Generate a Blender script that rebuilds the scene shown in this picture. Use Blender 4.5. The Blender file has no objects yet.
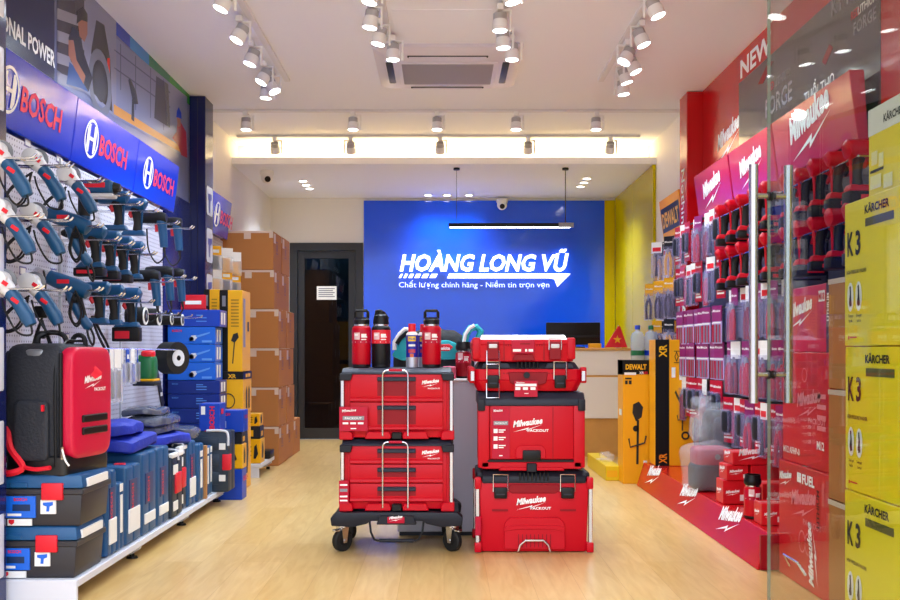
import bpy, bmesh, math, random
from mathutils import Vector, Matrix
random.seed(7)
PI = math.pi
SC = bpy.context.scene
COL = SC.collection
# ---------------------------------------------------------------- camera, world, exposure
F, CX, HY, CZ = 1016.0, 444.0, 350.0, 1.0      # focal length in pixels (900 wide), vanishing point, eye height
cd = bpy.data.cameras.new('camera'); cam = bpy.data.objects.new('camera', cd); COL.objects.link(cam)
cam.location = (0, 0, CZ); cam.rotation_euler = (PI/2, 0, 0)
cd.sensor_width = 36; cd.lens = F/900*36; cd.shift_x = (450-CX)/900; cd.shift_y = (HY-300)/900
cd.clip_start = .05
SC.camera = cam
SC.view_settings.view_transform = 'Standard'; SC.view_settings.look = 'None'
SC.view_settings.gamma = 1; SC.view_settings.use_curve_mapping = False
SC.view_settings.exposure = 0.42
w = bpy.data.worlds.new('daylight'); SC.world = w; w.use_nodes = True
wn = w.node_tree.nodes; wl = w.node_tree.links
bg = wn['Background']; bg.inputs['Strength'].default_value = 3.0
tc = wn.new('ShaderNodeTexCoord'); sx = wn.new('ShaderNodeSeparateXYZ'); rp = wn.new('ShaderNodeValToRGB')
wl.new(tc.outputs['Generated'], sx.inputs[0]); wl.new(sx.outputs['Z'], rp.inputs[0]); wl.new(rp.outputs[0], bg.inputs['Color'])
e = rp.color_ramp.elements
e[0].position = 0.0; e[0].color = (.30, .30, .34, 1); e[1].position = .5; e[1].color = (.92, 1.0, 1.16, 1)
LAMP_W = 24.0       # watts of each ceiling spot

# ---------------------------------------------------------------- materials
MATS = {}
def lin(h):
    h = h.lstrip('#'); r = []
    for i in (0, 2, 4):
        c = int(h[i:i+2], 16)/255
        r.append(c/12.92 if c <= .04045 else ((c+.055)/1.055)**2.4)
    return (*r, 1)
def M(name, hexc=None, rough=.45, metal=0, emit=0, coat=0, alpha=1, bump=0, bscale=60, var=0):
    if name in MATS: return MATS[name]
    m = bpy.data.materials.new(name); MATS[name] = m; m.use_nodes = True
    nt = m.node_tree; p = nt.nodes['Principled BSDF']
    c = lin(hexc or '#808080')
    p.inputs['Base Color'].default_value = c; p.inputs['Roughness'].default_value = rough
    p.inputs['Metallic'].default_value = metal; p.inputs['Alpha'].default_value = alpha
    p.inputs['Coat Weight'].default_value = coat; p.inputs['Coat Roughness'].default_value = .06
    if emit:
        p.inputs['Emission Color'].default_value = c; p.inputs['Emission Strength'].default_value = emit
    if bump or var:
        t = nt.nodes.new('ShaderNodeTexCoord'); n = nt.nodes.new('ShaderNodeTexNoise')
        n.inputs['Scale'].default_value = bscale; n.inputs['Detail'].default_value = 3
        nt.links.new(t.outputs['Object'], n.inputs['Vector'])
        if bump:
            b = nt.nodes.new('ShaderNodeBump'); b.inputs['Strength'].default_value = bump; b.inputs['Distance'].default_value = .01
            nt.links.new(n.outputs['Fac'], b.inputs['Height']); nt.links.new(b.outputs[0], p.inputs['Normal'])
        if var:
            x = nt.nodes.new('ShaderNodeMix'); x.data_type = 'RGBA'
            x.inputs[6].default_value = tuple(v*(1-var) for v in c[:3])+(1,); x.inputs[7].default_value = tuple(min(1, v*(1+var)) for v in c[:3])+(1,)
            nt.links.new(n.outputs['Fac'], x.inputs[0]); nt.links.new(x.outputs[2], p.inputs['Base Color'])
    return m
def glass(name, tint='#ffffff', extra=.0, ior=1.5):
    """thin architectural glass: clear with fresnel mirror reflections"""
    m = bpy.data.materials.new(name); MATS[name] = m; m.use_nodes = True
    nt = m.node_tree; nt.nodes.clear()
    o = nt.nodes.new('ShaderNodeOutputMaterial'); mx = nt.nodes.new('ShaderNodeMixShader'); tr = nt.nodes.new('ShaderNodeBsdfTransparent')
    gl = nt.nodes.new('ShaderNodeBsdfGlossy'); fr = nt.nodes.new('ShaderNodeFresnel'); ad = nt.nodes.new('ShaderNodeMath')
    tr.inputs[0].default_value = lin(tint); gl.inputs['Roughness'].default_value = .0; fr.inputs[0].default_value = ior
    ad.inputs[1].default_value = extra
    ge = nt.nodes.new('ShaderNodeNewGeometry'); md = nt.nodes.new('ShaderNodeMath'); md.operation = 'MULTIPLY_ADD'
    md.inputs[1].default_value = 1/ior-ior; md.inputs[2].default_value = ior      # leaving the pane: same reflectance as entering it
    nt.links.new(ge.outputs['Backfacing'], md.inputs[0]); nt.links.new(md.outputs[0], fr.inputs[0])
    nt.links.new(fr.outputs[0], ad.inputs[0]); nt.links.new(ad.outputs[0], mx.inputs[0])
    nt.links.new(tr.outputs[0], mx.inputs[1]); nt.links.new(gl.outputs[0], mx.inputs[2]); nt.links.new(mx.outputs[0], o.inputs[0])
    return m
def wood_floor():
    m = bpy.data.materials.new('oak floor'); m.use_nodes = True
    nt = m.node_tree; L = nt.links; p = nt.nodes['Principled BSDF']
    t = nt.nodes.new('ShaderNodeTexCoord'); mp = nt.nodes.new('ShaderNodeMapping'); mp.inputs['Rotation'].default_value = (0, 0, PI/2)
    br = nt.nodes.new('ShaderNodeTexBrick'); br.offset = .37
    br.inputs['Scale'].default_value = 1; br.inputs['Brick Width'].default_value = 1.2; br.inputs['Row Height'].default_value = .19
    br.inputs['Mortar Size'].default_value = .0008; br.inputs['Mortar Smooth'].default_value = .2; br.inputs['Bias'].default_value = 0
    br.inputs['Color1'].default_value = lin('#e6c68c'); br.inputs['Color2'].default_value = lin('#dab777'); br.inputs['Mortar'].default_value = lin('#c09a60')
    L.new(t.outputs['Object'], mp.inputs[0]); L.new(mp.outputs[0], br.inputs['Vector'])
    m2 = nt.nodes.new('ShaderNodeMapping'); m2.inputs['Scale'].default_value = (14, 1.6, 1)
    n = nt.nodes.new('ShaderNodeTexNoise'); n.inputs['Scale'].default_value = 1.6; n.inputs['Detail'].default_value = 6; n.inputs['Distortion'].default_value = 1.2
    L.new(t.outputs['Object'], m2.inputs[0]); L.new(m2.outputs[0], n.inputs['Vector'])
    r = nt.nodes.new('ShaderNodeValToRGB'); r.color_ramp.elements[0].position = .3; r.color_ramp.elements[1].position = .72
    r.color_ramp.elements[0].color = (.80, .70, .52, 1); r.color_ramp.elements[1].color = (1.0, 1.0, 1.0, 1)
    L.new(n.outputs['Fac'], r.inputs[0])
    x = nt.nodes.new('ShaderNodeMix'); x.data_type = 'RGBA'; x.blend_type = 'MULTIPLY'; x.inputs[0].default_value = .75
    L.new(br.outputs['Color'], x.inputs[6]); L.new(r.outputs[0], x.inputs[7]); L.new(x.outputs[2], p.inputs['Base Color'])
    p.inputs['Roughness'].default_value = .28
    return m
def peg_mat(name, col, hole, pitch=.025, ax=(1, 2)):
    """perforated metal: rows of small dark holes"""
    m = bpy.data.materials.new(name); m.use_nodes = True
    nt = m.node_tree; L = nt.links; p = nt.nodes['Principled BSDF']; p.inputs['Roughness'].default_value = .4
    t = nt.nodes.new('ShaderNodeTexCoord'); s = nt.nodes.new('ShaderNodeSeparateXYZ'); L.new(t.outputs['Object'], s.inputs[0])
    def mth(op, a, b=None):
        n = nt.nodes.new('ShaderNodeMath'); n.operation = op
        for i, v in enumerate((a, b)):
            if v is None: continue
            if isinstance(v, (int, float)): n.inputs[i].default_value = v
            else: L.new(v, n.inputs[i])
        return n.outputs[0]
    d = []
    for a in ax:
        f = mth('FRACT', mth('DIVIDE', s.outputs[a], pitch)); d.append(mth('POWER', mth('SUBTRACT', f, .5), 2))
    ins = mth('LESS_THAN', mth('ADD', d[0], d[1]), .035)
    x = nt.nodes.new('ShaderNodeMix'); x.data_type = 'RGBA'; x.inputs[6].default_value = lin(col); x.inputs[7].default_value = lin(hole)
    L.new(ins, x.inputs[0]); L.new(x.outputs[2], p.inputs['Base Color'])
    return m

WHITE = M('white paint', '#efece8', .6); CEIL = M('ceiling paint', '#f3f5ff', .75)
NAVY = M('navy gloss', '#101a5c', .15); BLUEP = M('bright blue panel', '#1238d8', .16, coat=.5)
BLUEG = M('blue back glass', '#0858ff', .10, coat=.3)
YELG = M('yellow back glass', '#d2bf00', .12); YELG.node_tree.nodes['Principled BSDF'].inputs['Specular IOR Level'].default_value = .12
RED = M('red plastic', '#c8001e', .40); REDD = M('dark red plastic', '#8e0418', .45); REDG = M('red gloss panel', '#c80a14', .22, coat=.15)
REDT = M('crimson card', '#bc0c34', .35); SIGNR = M('red sign face', '#cf1a45', .2, coat=.4)
DARK = M('charcoal plastic', '#1e212b', .45); BLK = M('black plastic', '#111114', .4); BLKR = M('black rubber', '#0c0c0e', .7)
GREYD = M('dark slate plastic', '#2c3140', .42); SIL = M('brushed metal', '#c9c9cd', .25, 1); CHROME = M('chrome wire', '#d9d9dd', .18, 1)
TEALB = M('blue tool plastic', '#0a4a78', .38); CASEB = M('blue case plastic', '#0d4e80', .42); CASEN = M('navy case plastic', '#10283f', .45)
LBL = M('white label', '#f2f2f0', .5); INK = M('black ink', '#15151a', .5); WPR = M('white print', '#ffffff', .5)
YEL = M('yellow carton', '#f2b200', .4); YELK = M('lemon carton', '#f6e000', .35); BLUC = M('blue carton', '#1040b4', .35); BLUL = M('blue carton light', '#1766d6', .35)
NAVC = M('navy carton', '#0c2a80', .38); KRAFT = M('kraft board', '#b5753a', .75, var=.06, bscale=6); TAPE = M('packing tape', '#d9c2b0', .3)
REDI = M('red ink', '#e0142c', .45); GREYM = M('grey metal', '#8d9096', .4, .6); SHELF = M('shelf enamel', '#d9dce6', .35)
GREYL = M('light grey casing', '#dcdee4', .42); CORD = M('black cord', '#101014', .5)
PINK = M('pink red ink', '#f0305c', .4); ORG = M('orange', '#f08a10', .4); GREEN = M('green plastic', '#0f6b3c', .4)
for n_ in ('red plastic', 'dark red plastic', 'charcoal plastic', 'dark slate plastic', 'crimson card', 'black plastic'): MATS[n_].node_tree.nodes['Principled BSDF'].inputs['Specular IOR Level'].default_value = .28
LENS = M('lit lamp lens', '#ffffff', .5, emit=9)

# ---------------------------------------------------------------- mesh helpers
_T = {}
def text_geo(body, bold, shear):
    k = (body, bold, shear)
    if k not in _T:
        c = bpy.data.curves.new('t', 'FONT'); c.body = body; c.size = 1; c.offset = bold; c.shear = shear; c.resolution_u = 2
        o = bpy.data.objects.new('t', c); COL.objects.link(o); bpy.context.view_layer.update()
        me = o.evaluated_get(bpy.context.evaluated_depsgraph_get()).to_mesh()
        vs = [(v.co.x, v.co.y) for v in me.vertices]; fs = [tuple(p.vertices) for p in me.polygons]
        bpy.data.objects.remove(o); bpy.data.curves.remove(c)
        x0 = min(v[0] for v in vs); x1 = max(v[0] for v in vs)
        _T[k] = ([(a-x0, b) for a, b in vs], fs, x1-x0)
    return _T[k]
class B:
    """collects shapes with materials; build() links them as ONE mesh object"""
    def __init__(s): s.v = []; s.f = []; s.m = []; s.mats = []
    def k(s, mat):
        if mat not in s.mats: s.mats.append(mat)
        return s.mats.index(mat)
    def add(s, vs, fs, mat, bev=0, seg=2):
        if bev:
            bm = bmesh.new(); q = [bm.verts.new(v) for v in vs]
            for f in fs: bm.faces.new([q[i] for i in f])
            bmesh.ops.recalc_face_normals(bm, faces=bm.faces)
            ed = [e for e in bm.edges if e.calc_face_angle(0) > .3]
            bmesh.ops.bevel(bm, geom=ed, offset=bev, segments=seg, affect='EDGES', profile=.5, clamp_overlap=True)
            bm.verts.index_update(); vs = [v.co.copy() for v in bm.verts]; fs = [[v.index for v in f.verts] for f in bm.faces]; bm.free()
        n = len(s.v); s.v += [tuple(v) for v in vs]; i = s.k(mat)
        for f in fs: s.f.append(tuple(j+n for j in f)); s.m.append(i)
        return s
    def box(s, x0, x1, y0, y1, z0, z1, mat, bev=0, seg=2):
        return s.hexa([(x0, y0), (x1, y0), (x1, y1), (x0, y1)], z0, [(x0, y0), (x1, y0), (x1, y1), (x0, y1)], z1, mat, bev, seg)
    def hexa(s, b, z0, t, z1, mat, bev=0, seg=2):
        n = len(b); vs = [(x, y, z0) for x, y in b]+[(x, y, z1) for x, y in t]
        fs = [tuple(range(n))[::-1], tuple(range(n, 2*n))]+[(i, (i+1) % n, n+(i+1) % n, n+i) for i in range(n)]
        return s.add(vs, fs, mat, bev, seg)
    def prism(s, poly, ax, a0, a1, mat, bev=0, seg=2):
        g = {'x': lambda p, a: (a, p[0], p[1]), 'y': lambda p, a: (p[0], a, p[1]), 'z': lambda p, a: (p[0], p[1], a)}[ax]
        n = len(poly); ar = sum(poly[i][0]*poly[(i+1) % n][1]-poly[(i+1) % n][0]*poly[i][1] for i in range(n))
        if (ar > 0) == (ax == 'y'): poly = poly[::-1]
        vs = [g(p, a0) for p in poly]+[g(p, a1) for p in poly]
        fs = [tuple(range(n))[::-1], tuple(range(n, 2*n))]+[(i, (i+1) % n, n+(i+1) % n, n+i) for i in range(n)]
        return s.add(vs, fs, mat, bev, seg)
    def cyl(s, p0, p1, r0, mat, r1=None, n=14):
        return s.tube([p0, p1], r0, mat, n, r1=r1)
    def tube(s, pts, r, mat, n=6, closed=False, r1=None):
        pts = [Vector(p) for p in pts]; m = len(pts); rs = r if isinstance(r, (list, tuple)) else [r+((r1 if r1 is not None else r)-r)*i/max(1, m-1) for i in range(m)]
        vs = []; fs = []; pu = None
        for i, p in enumerate(pts):
            if closed: d = pts[(i+1) % m]-pts[i-1]
            else: d = pts[min(i+1, m-1)]-pts[max(i-1, 0)]
            d = d.normalized() if d.length > 1e-9 else Vector((0, 0, 1))
            if pu is None: u = d.orthogonal().normalized()
            else:
                u = pu-d*pu.dot(d); u = u.normalized() if u.length > 1e-6 else d.orthogonal().normalized()
            pu = u; v = d.cross(u)
            vs += [p+(u*math.cos(2*PI*j/n)+v*math.sin(2*PI*j/n))*rs[i] for j in range(n)]
        for i in range(m if closed else m-1):
            a = i*n; b = ((i+1) % m)*n
            fs += [(a+j, a+(j+1) % n, b+(j+1) % n, b+j) for j in range(n)]
        if not closed: fs += [tuple(range(n))[::-1], tuple(range((m-1)*n, m*n))]
        return s.add(vs, fs, mat)
    def lathe(s, c, prof, mat, n=22, d=(0, 0, 1)):
        c = Vector(c); d = Vector(d)
        return s.tube([c+d*z for r, z in prof], [max(r, 1e-4) for r, z in prof], mat, n)
    def ball(s, c, r, mat, n=10, m=7):
        r = r if isinstance(r, (tuple, list)) else (r, r, r); c = Vector(c)
        vs = [c+Vector((0, 0, -r[2]))]; fs = []
        for i in range(1, m):
            t = -PI/2+PI*i/m
            vs += [c+Vector((r[0]*math.cos(t)*math.cos(2*PI*j/n), r[1]*math.cos(t)*math.sin(2*PI*j/n), r[2]*math.sin(t))) for j in range(n)]
        vs.append(c+Vector((0, 0, r[2]))); e = len(vs)-1
        for j in range(n):
            fs.append((0, 1+(j+1) % n, 1+j)); fs.append((e, e-n+j, e-n+(j+1) % n))
            for i in range(m-2): a = 1+i*n; fs.append((a+j, a+(j+1) % n, a+n+(j+1) % n, a+n+j))
        return s.add(vs, fs, mat)
    def poly(s, pts, mat): return s.add(pts, [tuple(range(len(pts)))], mat)
    def flat(s, o, r, u, pts, mat):
        """a printed shape: 2-D points on the plane through o spanned by r and u"""
        o, r, u = Vector(o), Vector(r), Vector(u); return s.poly([o+r*a+u*b for a, b in pts], mat)
    def rect(s, o, r, u, x0, x1, y0, y1, mat): return s.flat(o, r, u, [(x0, y0), (x1, y0), (x1, y1), (x0, y1)], mat)
    def ring(s, o, r, u, cx, cy, ra, rb, mat, n=24, ys=1.0):
        o, r, u = Vector(o), Vector(r), Vector(u); vs = []
        for i in range(n):
            a = 2*PI*i/n
            for q in (ra, rb): vs.append(o+r*(cx+q*math.cos(a))+u*(cy+q*math.sin(a)*ys))
        return s.add(vs, [(2*i, 2*i+1, (2*i+3) % (2*n), (2*i+2) % (2*n)) for i in range(n)], mat)
    def disc(s, o, r, u, cx, cy, q, mat, n=18, ys=1.0):
        return s.flat(o, r, u, [(cx+q*math.cos(2*PI*i/n), cy+q*ys*math.sin(2*PI*i/n)) for i in range(n)], mat)
    def text(s, body, o, r, u, h, mat, al='l', bold=0.0, shear=0.0, w=None, sx=1.0):
        """lettering: h = cap height; w = total width when given"""
        vs, fs, tw = text_geo(body, bold, shear); o, r, u = Vector(o), Vector(r), Vector(u)
        k = h/.73; kx = (w/tw) if w else k*sx
        off = {'l': 0, 'c': -tw*kx/2, 'r': -tw*kx}[al]
        return s.add([o+r*(a*kx+off)+u*(b*k) for a, b in vs], fs, mat)
    def build(s, name, parent=None, loc=(0, 0, 0), rz=0):
        me = bpy.data.meshes.new(name); me.from_pydata(s.v, [], s.f)
        for m in s.mats: me.materials.append(m)
        me.polygons.foreach_set('material_index', s.m); me.polygons.foreach_set('use_smooth', [True]*len(s.f))
        me.update(); me.set_sharp_from_angle(angle=math.radians(32))
        o = bpy.data.objects.new(name, me); COL.objects.link(o); o.location = loc; o.rotation_euler = (0, 0, rz)
        if parent is not None: o.parent = parent
        return o
def tag(o, label, cat, group=None, kind=None):
    if label: o['label'] = label
    if cat: o['category'] = cat
    if group: o['group'] = group
    if kind: o['kind'] = kind
    return o
def thing(name, label, cat, loc=(0, 0, 0), rz=0, group=None):
    o = bpy.data.objects.new(name, None); COL.objects.link(o); o.empty_display_size = .05
    o.location = loc; o.rotation_euler = (0, 0, rz)
    return tag(o, label, cat, group)
def struct(name, b, parent=None):
    o = b.build(name, parent)
    if parent is None: o['kind'] = 'structure'
    return o
KIDS = {}
def dup(root, loc, rz=0, label=None, group=None, rot=None, scale=None):
    if root not in KIDS: KIDS[root] = [(c, list(c.children)) for c in root.children]
    r = root.copy(); COL.objects.link(r); r.location = loc; r.rotation_euler = rot or (0, 0, rz)
    if scale: r.scale = scale
    if label: r['label'] = label
    if group: r['group'] = group
    for c0, gs in KIDS[root]:
        c = c0.copy(); COL.objects.link(c); c.parent = r
        for g in gs:
            d = g.copy(); COL.objects.link(d); d.parent = c
    return r
class Kind:
    """first placement moves the original, later ones copy it"""
    def __init__(s, make): s.make = make; s.o = None
    def put(s, loc, rz=0, label=None, group=None, rot=None, scale=None):
        if s.o is None:
            s.o = s.make(); o = s.o; s.kids = KIDS.setdefault(o, [(c, list(c.children)) for c in o.children])
            o.location = loc; o.rotation_euler = rot or (0, 0, rz)
            if scale: o.scale = scale
            if label: o['label'] = label
            if group: o['group'] = group
            return o
        return dup(s.o, loc, rz, label, group, rot, scale or (1, 1, 1))
def atX(px, py, X): Y = F*X/(px-CX); return Vector((X, Y, CZ-(py-HY)*Y/F))
def atY(px, py, Y): return Vector(((px-CX)*Y/F, Y, CZ-(py-HY)*Y/F))
ORD = 'first second third fourth fifth sixth seventh eighth ninth tenth eleventh twelfth'.split()
def mw(b, o, r, u, w, mat, sub=None):
    """the white script wordmark with its lightning bolt: w = width; o = lower left of the mark"""
    o, r, u = Vector(o), Vector(r), Vector(u); uu = u+r*.0
    up = (u+r*.18)
    h = w*.30
    rr = (r+u*.13)
    b.text('Milwaukee', o+u*(w*.17), rr, up, h*.72, mat, w=w, bold=.045)
    b.flat(o, r, u, [(0, 0), (w*.55, w*.16), (w*.52, w*.10), (w*1.02, w*.27), (w*.45, w*.04), (w*.48, w*.10)], mat)
    if sub: b.text(sub, o+r*(w*.5)-u*(w*.06), r, u, w*.085, mat, bold=.03, w=w*.72)
def bosch(b, o, r, u, h, mt, me, gap=1.5):
    """ring emblem (left) and red wordmark; h = emblem height, o = left middle"""
    o = Vector(o); R = h/2
    b.ring(o, r, u, R, 0, R, R*.86, me, 28)
    b.rect(o, r, u, R*.55, R*.72, -R*.72, R*.72, me); b.rect(o, r, u, R*1.28, R*1.45, -R*.72, R*.72, me)
    b.rect(o, r, u, R*.72, R*1.28, -R*.09, R*.09, me)
    b.flat(o, r, u, [(R*.55, R*.72), (R*.34, R*.45), (R*.34, -R*.45), (R*.55, -R*.72)], me); b.flat(o, r, u, [(R*1.45, R*.72), (R*1.45, -R*.72), (R*1.66, -R*.45), (R*1.66, R*.45)], me)
    if mt: b.text('BOSCH', o+Vector(r)*(h*1.13)-Vector(u)*(h*.27), r, u, h*.53, mt, bold=.03, w=h*2.3)
# ================================================================ SHELL
XW, YB, ZC, ZL, YS = 1.93, 11.3, 2.92, 2.69, 9.23
b = B().box(-3.4, 3.4, -3.0, 11.4, -.1, 0, wood_floor()); struct('floor', b)
b = B().box(-2.1, 2.1, 2.2, 9.7, ZC, ZC+.12, CEIL); struct('ceiling', b)
b = B().box(-XW, XW, YS, YB, ZL, ZL+.06, CEIL); struct('ceiling_lower', b)
b = B().box(-XW, XW, 9.55, 9.7, ZL+.06, ZC, CEIL); struct('wall_cove', b)
b = B().box(-2.1, -XW, 2.4, 11.4, 0, ZC, WHITE); struct('wall_left', b)
b = B().box(XW, 2.1, 2.4, 11.4, 0, ZC, WHITE); struct('wall_right', b)
DX0, DX1, DZ = -1.713, -.90, 2.19
b = B().box(-XW, DX0, YB, YB+.12, 0, ZC, WHITE).box(DX0, DX1, YB, YB+.12, DZ, ZC, WHITE).box(DX1, XW, YB, YB+.12, 0, ZC, WHITE)
struct('wall_back', b)
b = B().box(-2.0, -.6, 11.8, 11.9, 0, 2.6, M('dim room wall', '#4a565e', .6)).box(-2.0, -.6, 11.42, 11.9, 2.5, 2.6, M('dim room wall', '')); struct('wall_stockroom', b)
b = B().box(-1.93, -1.88, 10.2, YB, 0, .08, WHITE); struct('baseboard_left', b)
# the light strip hidden behind the lip of the lower ceiling
st = tag(B().box(-1.85, 1.85, 9.42, 9.45, ZL+.061, ZL+.075, M('warm LED strip', '#ffdc9a', .5, emit=18)).build('light_strip'), 'warm LED light strip lying in the ceiling cove above the counter', 'light strip')
# back door: dark frame, glazed leaf, notice
d = thing('door_1', None, None, ((DX0+DX1)/2, YB, 0)); d['kind'] = 'structure'
fm = M('anthracite frame', '#23272e', .4); W = (DX1-DX0)/2
b = B().box(-W, -W+.085, -.03, .09, 0, DZ, fm).box(W-.085, W, -.03, .09, 0, DZ, fm).box(-W+.085, W-.085, -.03, .09, DZ-.085, DZ, fm); b.build('door_frame', d)
b = B(); x = W-.09
b.box(-x, -x+.07, 0, .05, .01, DZ-.09, fm).box(x-.07, x, 0, .05, .01, DZ-.09, fm).box(-x+.07, x-.07, 0, .05, DZ-.17, DZ-.09, fm).box(-x+.07, x-.07, 0, .05, .01, .13, fm); b.build('door_leaf', d)
B().box(-x+.07, x-.07, .02, .03, .13, DZ-.17, glass('door glass', '#5d6d76', .0)).build('door_pane', d)
b = B().box(-.11, .11, .008, .018, 1.56, 1.71, LBL)
for i in range(5): b.rect((0, .007, 0), (1, 0, 0), (0, 0, 1), -.09, .09-.02*(i % 2), 1.59+.022*i, 1.60+.022*i, M('grey ink', '#70707c', .5))
b.build('notice', d)
sl = bpy.data.lights.new('added stockroom fill', 'POINT'); sl.energy = 14; sl.color = (.8, .92, 1); so = bpy.data.objects.new('added stockroom fill', sl); COL.objects.link(so); so.location = (-1.3, 11.6, 2.3)  # unseen point fill, added to brighten the wall behind the door glass
# blue and yellow glass wall panels
b = B().box(-.89, 1.78, YB-.03, YB-.004, 0, 2.657, BLUEG); tag(b.build('glass_panel'), 'large glossy royal blue back-painted glass panel behind the counter', 'wall panel')
b = B().box(1.782, 1.896, YB-.03, YB-.004, 0, 2.66, YELG); tag(b.build('glass_panel'), 'narrow yellow glass panel filling the corner beside the blue one', 'wall panel')
for i, (y0, y1) in enumerate(((YS+.01, 10.24), (10.25, YB-.03))):
    b = B().box(1.90, XW-.004, y0, y1, 0, 2.685, YELG); tag(b.build('glass_panel'), ('glossy yellow glass wall panel nearest the white wall strip', 'glossy yellow glass wall panel nearest the blue panel')[i], 'wall panel')
# illuminated shop sign on the blue glass
s = thing('shop_sign', 'glowing white shop name sign mounted on the blue glass panel', 'sign', (0, YB-.03, 0))
GL = M('lit white acrylic', '#f4f8ff', .4, emit=1.2); GT = M('lit thin acrylic', '#cfe2ff', .4, emit=.9)
X_, Z_ = (1, 0, 0), (0, 0, 1); k = YB/F
def letters(body, x0, x1, y0, y1, mat, name, bold, shear, dep):
    vs, fs, tw = text_geo(body, bold, shear); n = len(vs)
    w_ = (x1-x0)*k; h = (y1-y0)*k/.73; X0 = (x0-CX)*k; Z0 = CZ-(y1-HY)*k
    q = B(); P = [(X0+a*w_/tw, Z0+c*h) for a, c in vs]
    q.add([(x, -dep, z) for x, z in P]+[(x, -.002, z) for x, z in P], [f for f in fs], mat)
    ed = {}
    for f in fs:
        for i in range(len(f)):
            e_ = (f[i], f[(i+1) % len(f)]); kk = tuple(sorted(e_)); ed.setdefault(kk, []).append(e_)
    q.add([(x, -dep, z) for x, z in P]+[(x, -.002, z) for x, z in P], [(v[0][0], v[0][1], v[0][1]+n, v[0][0]+n) for v in ed.values() if len(v) == 1], mat)
    return q.build(name, s)
letters('HOÀNG LONG VŨ', 400, 568, 254.5, 271, GL, 'lettering', .03, .22, .04)
b = B()
def pz(x, y): return ((x-CX)*k, CZ-(y-HY)*k)
xs = [400, 405, 410, 417, 425, 434, 443, 447]
for i in range(6):
    a0, a1 = 399+[0, 4.5, 9.5, 15.5, 22.5, 30.5][i], 399+[3, 8, 14, 21, 29, 37.5][i]
    a1 -= .9; b = B()
    b.prism([pz(a0, 278.2), pz(a0+2, 274.2), pz(a1+2, 274.2), pz(a1, 278.2)], 'y', -.03, -.002, GL)
    b.build('underline_dash', s)
b = B().prism([pz(447, 278.5), pz(449, 274), pz(570, 274), pz(557, 287), pz(554, 279.5), pz(549, 278.5)], 'y', -.03, -.002, GL); b.build('underline_arrow', s)
letters('Chất lượng chính hãng - Niềm tin trọn vẹn', 399, 549, 282, 287.5, GT, 'tagline', .0, 0, .012)

# ================================================================ CEILING FITTINGS
TRK = M('track enamel', '#e4e4ea', .45); LB = M('lamp housing', '#f2f3f8', .4); LBD = M('lamp collar', '#b4b4bc', .5)
def rail(x0, x1, y0, y1, z, label):
    tag(B().box(x0, x1, y0, y1, z-.02, z, TRK, .003, 1).build('track_rail'), label, 'light track', 'ceiling light tracks')
rail(-1.13, -1.09, 2.6, 7.2, ZC, 'white light track running into the room nearest the blue header signs')
rail(1.09, 1.13, 2.6, 7.2, ZC, 'white light track running into the room nearest the red header signs')
rail(-.36, -.32, 2.6, 6.25, ZC, 'white light track beside the air conditioner on the blue side')
rail(.32, .36, 2.6, 6.25, ZC, 'white light track beside the air conditioner on the red side')
rail(-1.9, 1.9, 8.10, 8.14, ZC, 'white cross track spanning the ceiling in front of the lit cove')
rail(-1.85, 1.75, 9.06, 9.10, ZC, 'white cross track right at the edge of the lit cove')
def make_lamp():
    """adapter block, side arm and a short round head; the head's lens points along -Z before tilting"""
    t = thing('track_spotlight', 'white', 'spotlight')
    B().box(-.018, .018, -.045, .045, -.055, -.02, LB, .004, 1).build('adapter', t)
    B().box(.052, .064, -.011, .011, -.165, -.045, LB, .003, 1).box(.0, .064, -.011, .011, -.056, -.046, LB).build('arm', t)
    return t
LAMPS = {}
def lamp(px, py, Y, zt, tx, ty, label, lit=True, side=1):
    """px, py: where the lens shows; tx, ty: tilt of the head; zt: the track's height"""
    key = side
    if key not in LAMPS: LAMPS[key] = Kind(make_lamp)
    p = atY(px, py, Y)
    t = LAMPS[key].put((p.x, Y, zt), 0 if side > 0 else PI, label, 'ceiling track spotlights')
    ax = Vector((math.sin(tx), math.sin(ty), -1)).normalized()
    if side < 0: ax = Vector((-ax.x, -ax.y, ax.z))
    c = Vector((0, 0, -.115)); q = c-ax*.045; e_ = c+ax*.045
    h = B().tube([q, c-ax*.005, c-ax*.0049, e_], [.036, .036, .042, .042], LB, 16).cyl(q-ax*.004, q+ax*.03, .037, LBD).build('lamp_head', t)
    if lit: B().cyl(e_-ax*.002, e_+ax*.003, .037, LENS, n=16).build('lens', h)
    if not lit: return t
    l = bpy.data.lights.new('spot', 'SPOT'); l.energy = LAMP_W*(1 if lit else .5); l.spot_size = math.radians(125); l.spot_blend = .9; l.shadow_soft_size = .04; l.color = (.72, .86, 1.0)
    lo = bpy.data.objects.new('spot', l); COL.objects.link(lo); lo.parent = t; lo.location = e_+ax*.02
    lo.rotation_euler = ax.to_track_quat('-Z', 'Y').to_euler()
    return t
for i, (px, py, Y, tx, ty) in enumerate([(224, 8, 5.26, -.45, -.1), (240, 40, 5.8, -.5, -.2), (252, 63, 6.27, -.35, -.1), (264, 82, 6.71, -.5, -.2), (272, 88, 6.95, .5, -.2), (266, 96, 7.1, -.05, 0)]):
    lamp(px, py, Y, ZC, tx, ty, 'white track spotlight, %s from the entrance on the track by the blue signs' % ORD[i], side=1)
for i, (px, py, Y, tx, ty) in enumerate([(655, 15, 5.37, .4, -.1), (641, 44, 5.88, .4, -.1), (627, 62, 6.24, -.55, -.2), (633, 71, 6.45, .45, -.1), (625, 79, 6.7, .3, 0), (623, 92, 7.0, .12, 0)]):
    lamp(px, py, Y, ZC, tx, ty, 'white track spotlight, %s from the entrance on the track by the red signs' % ORD[i], side=-1)
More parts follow.
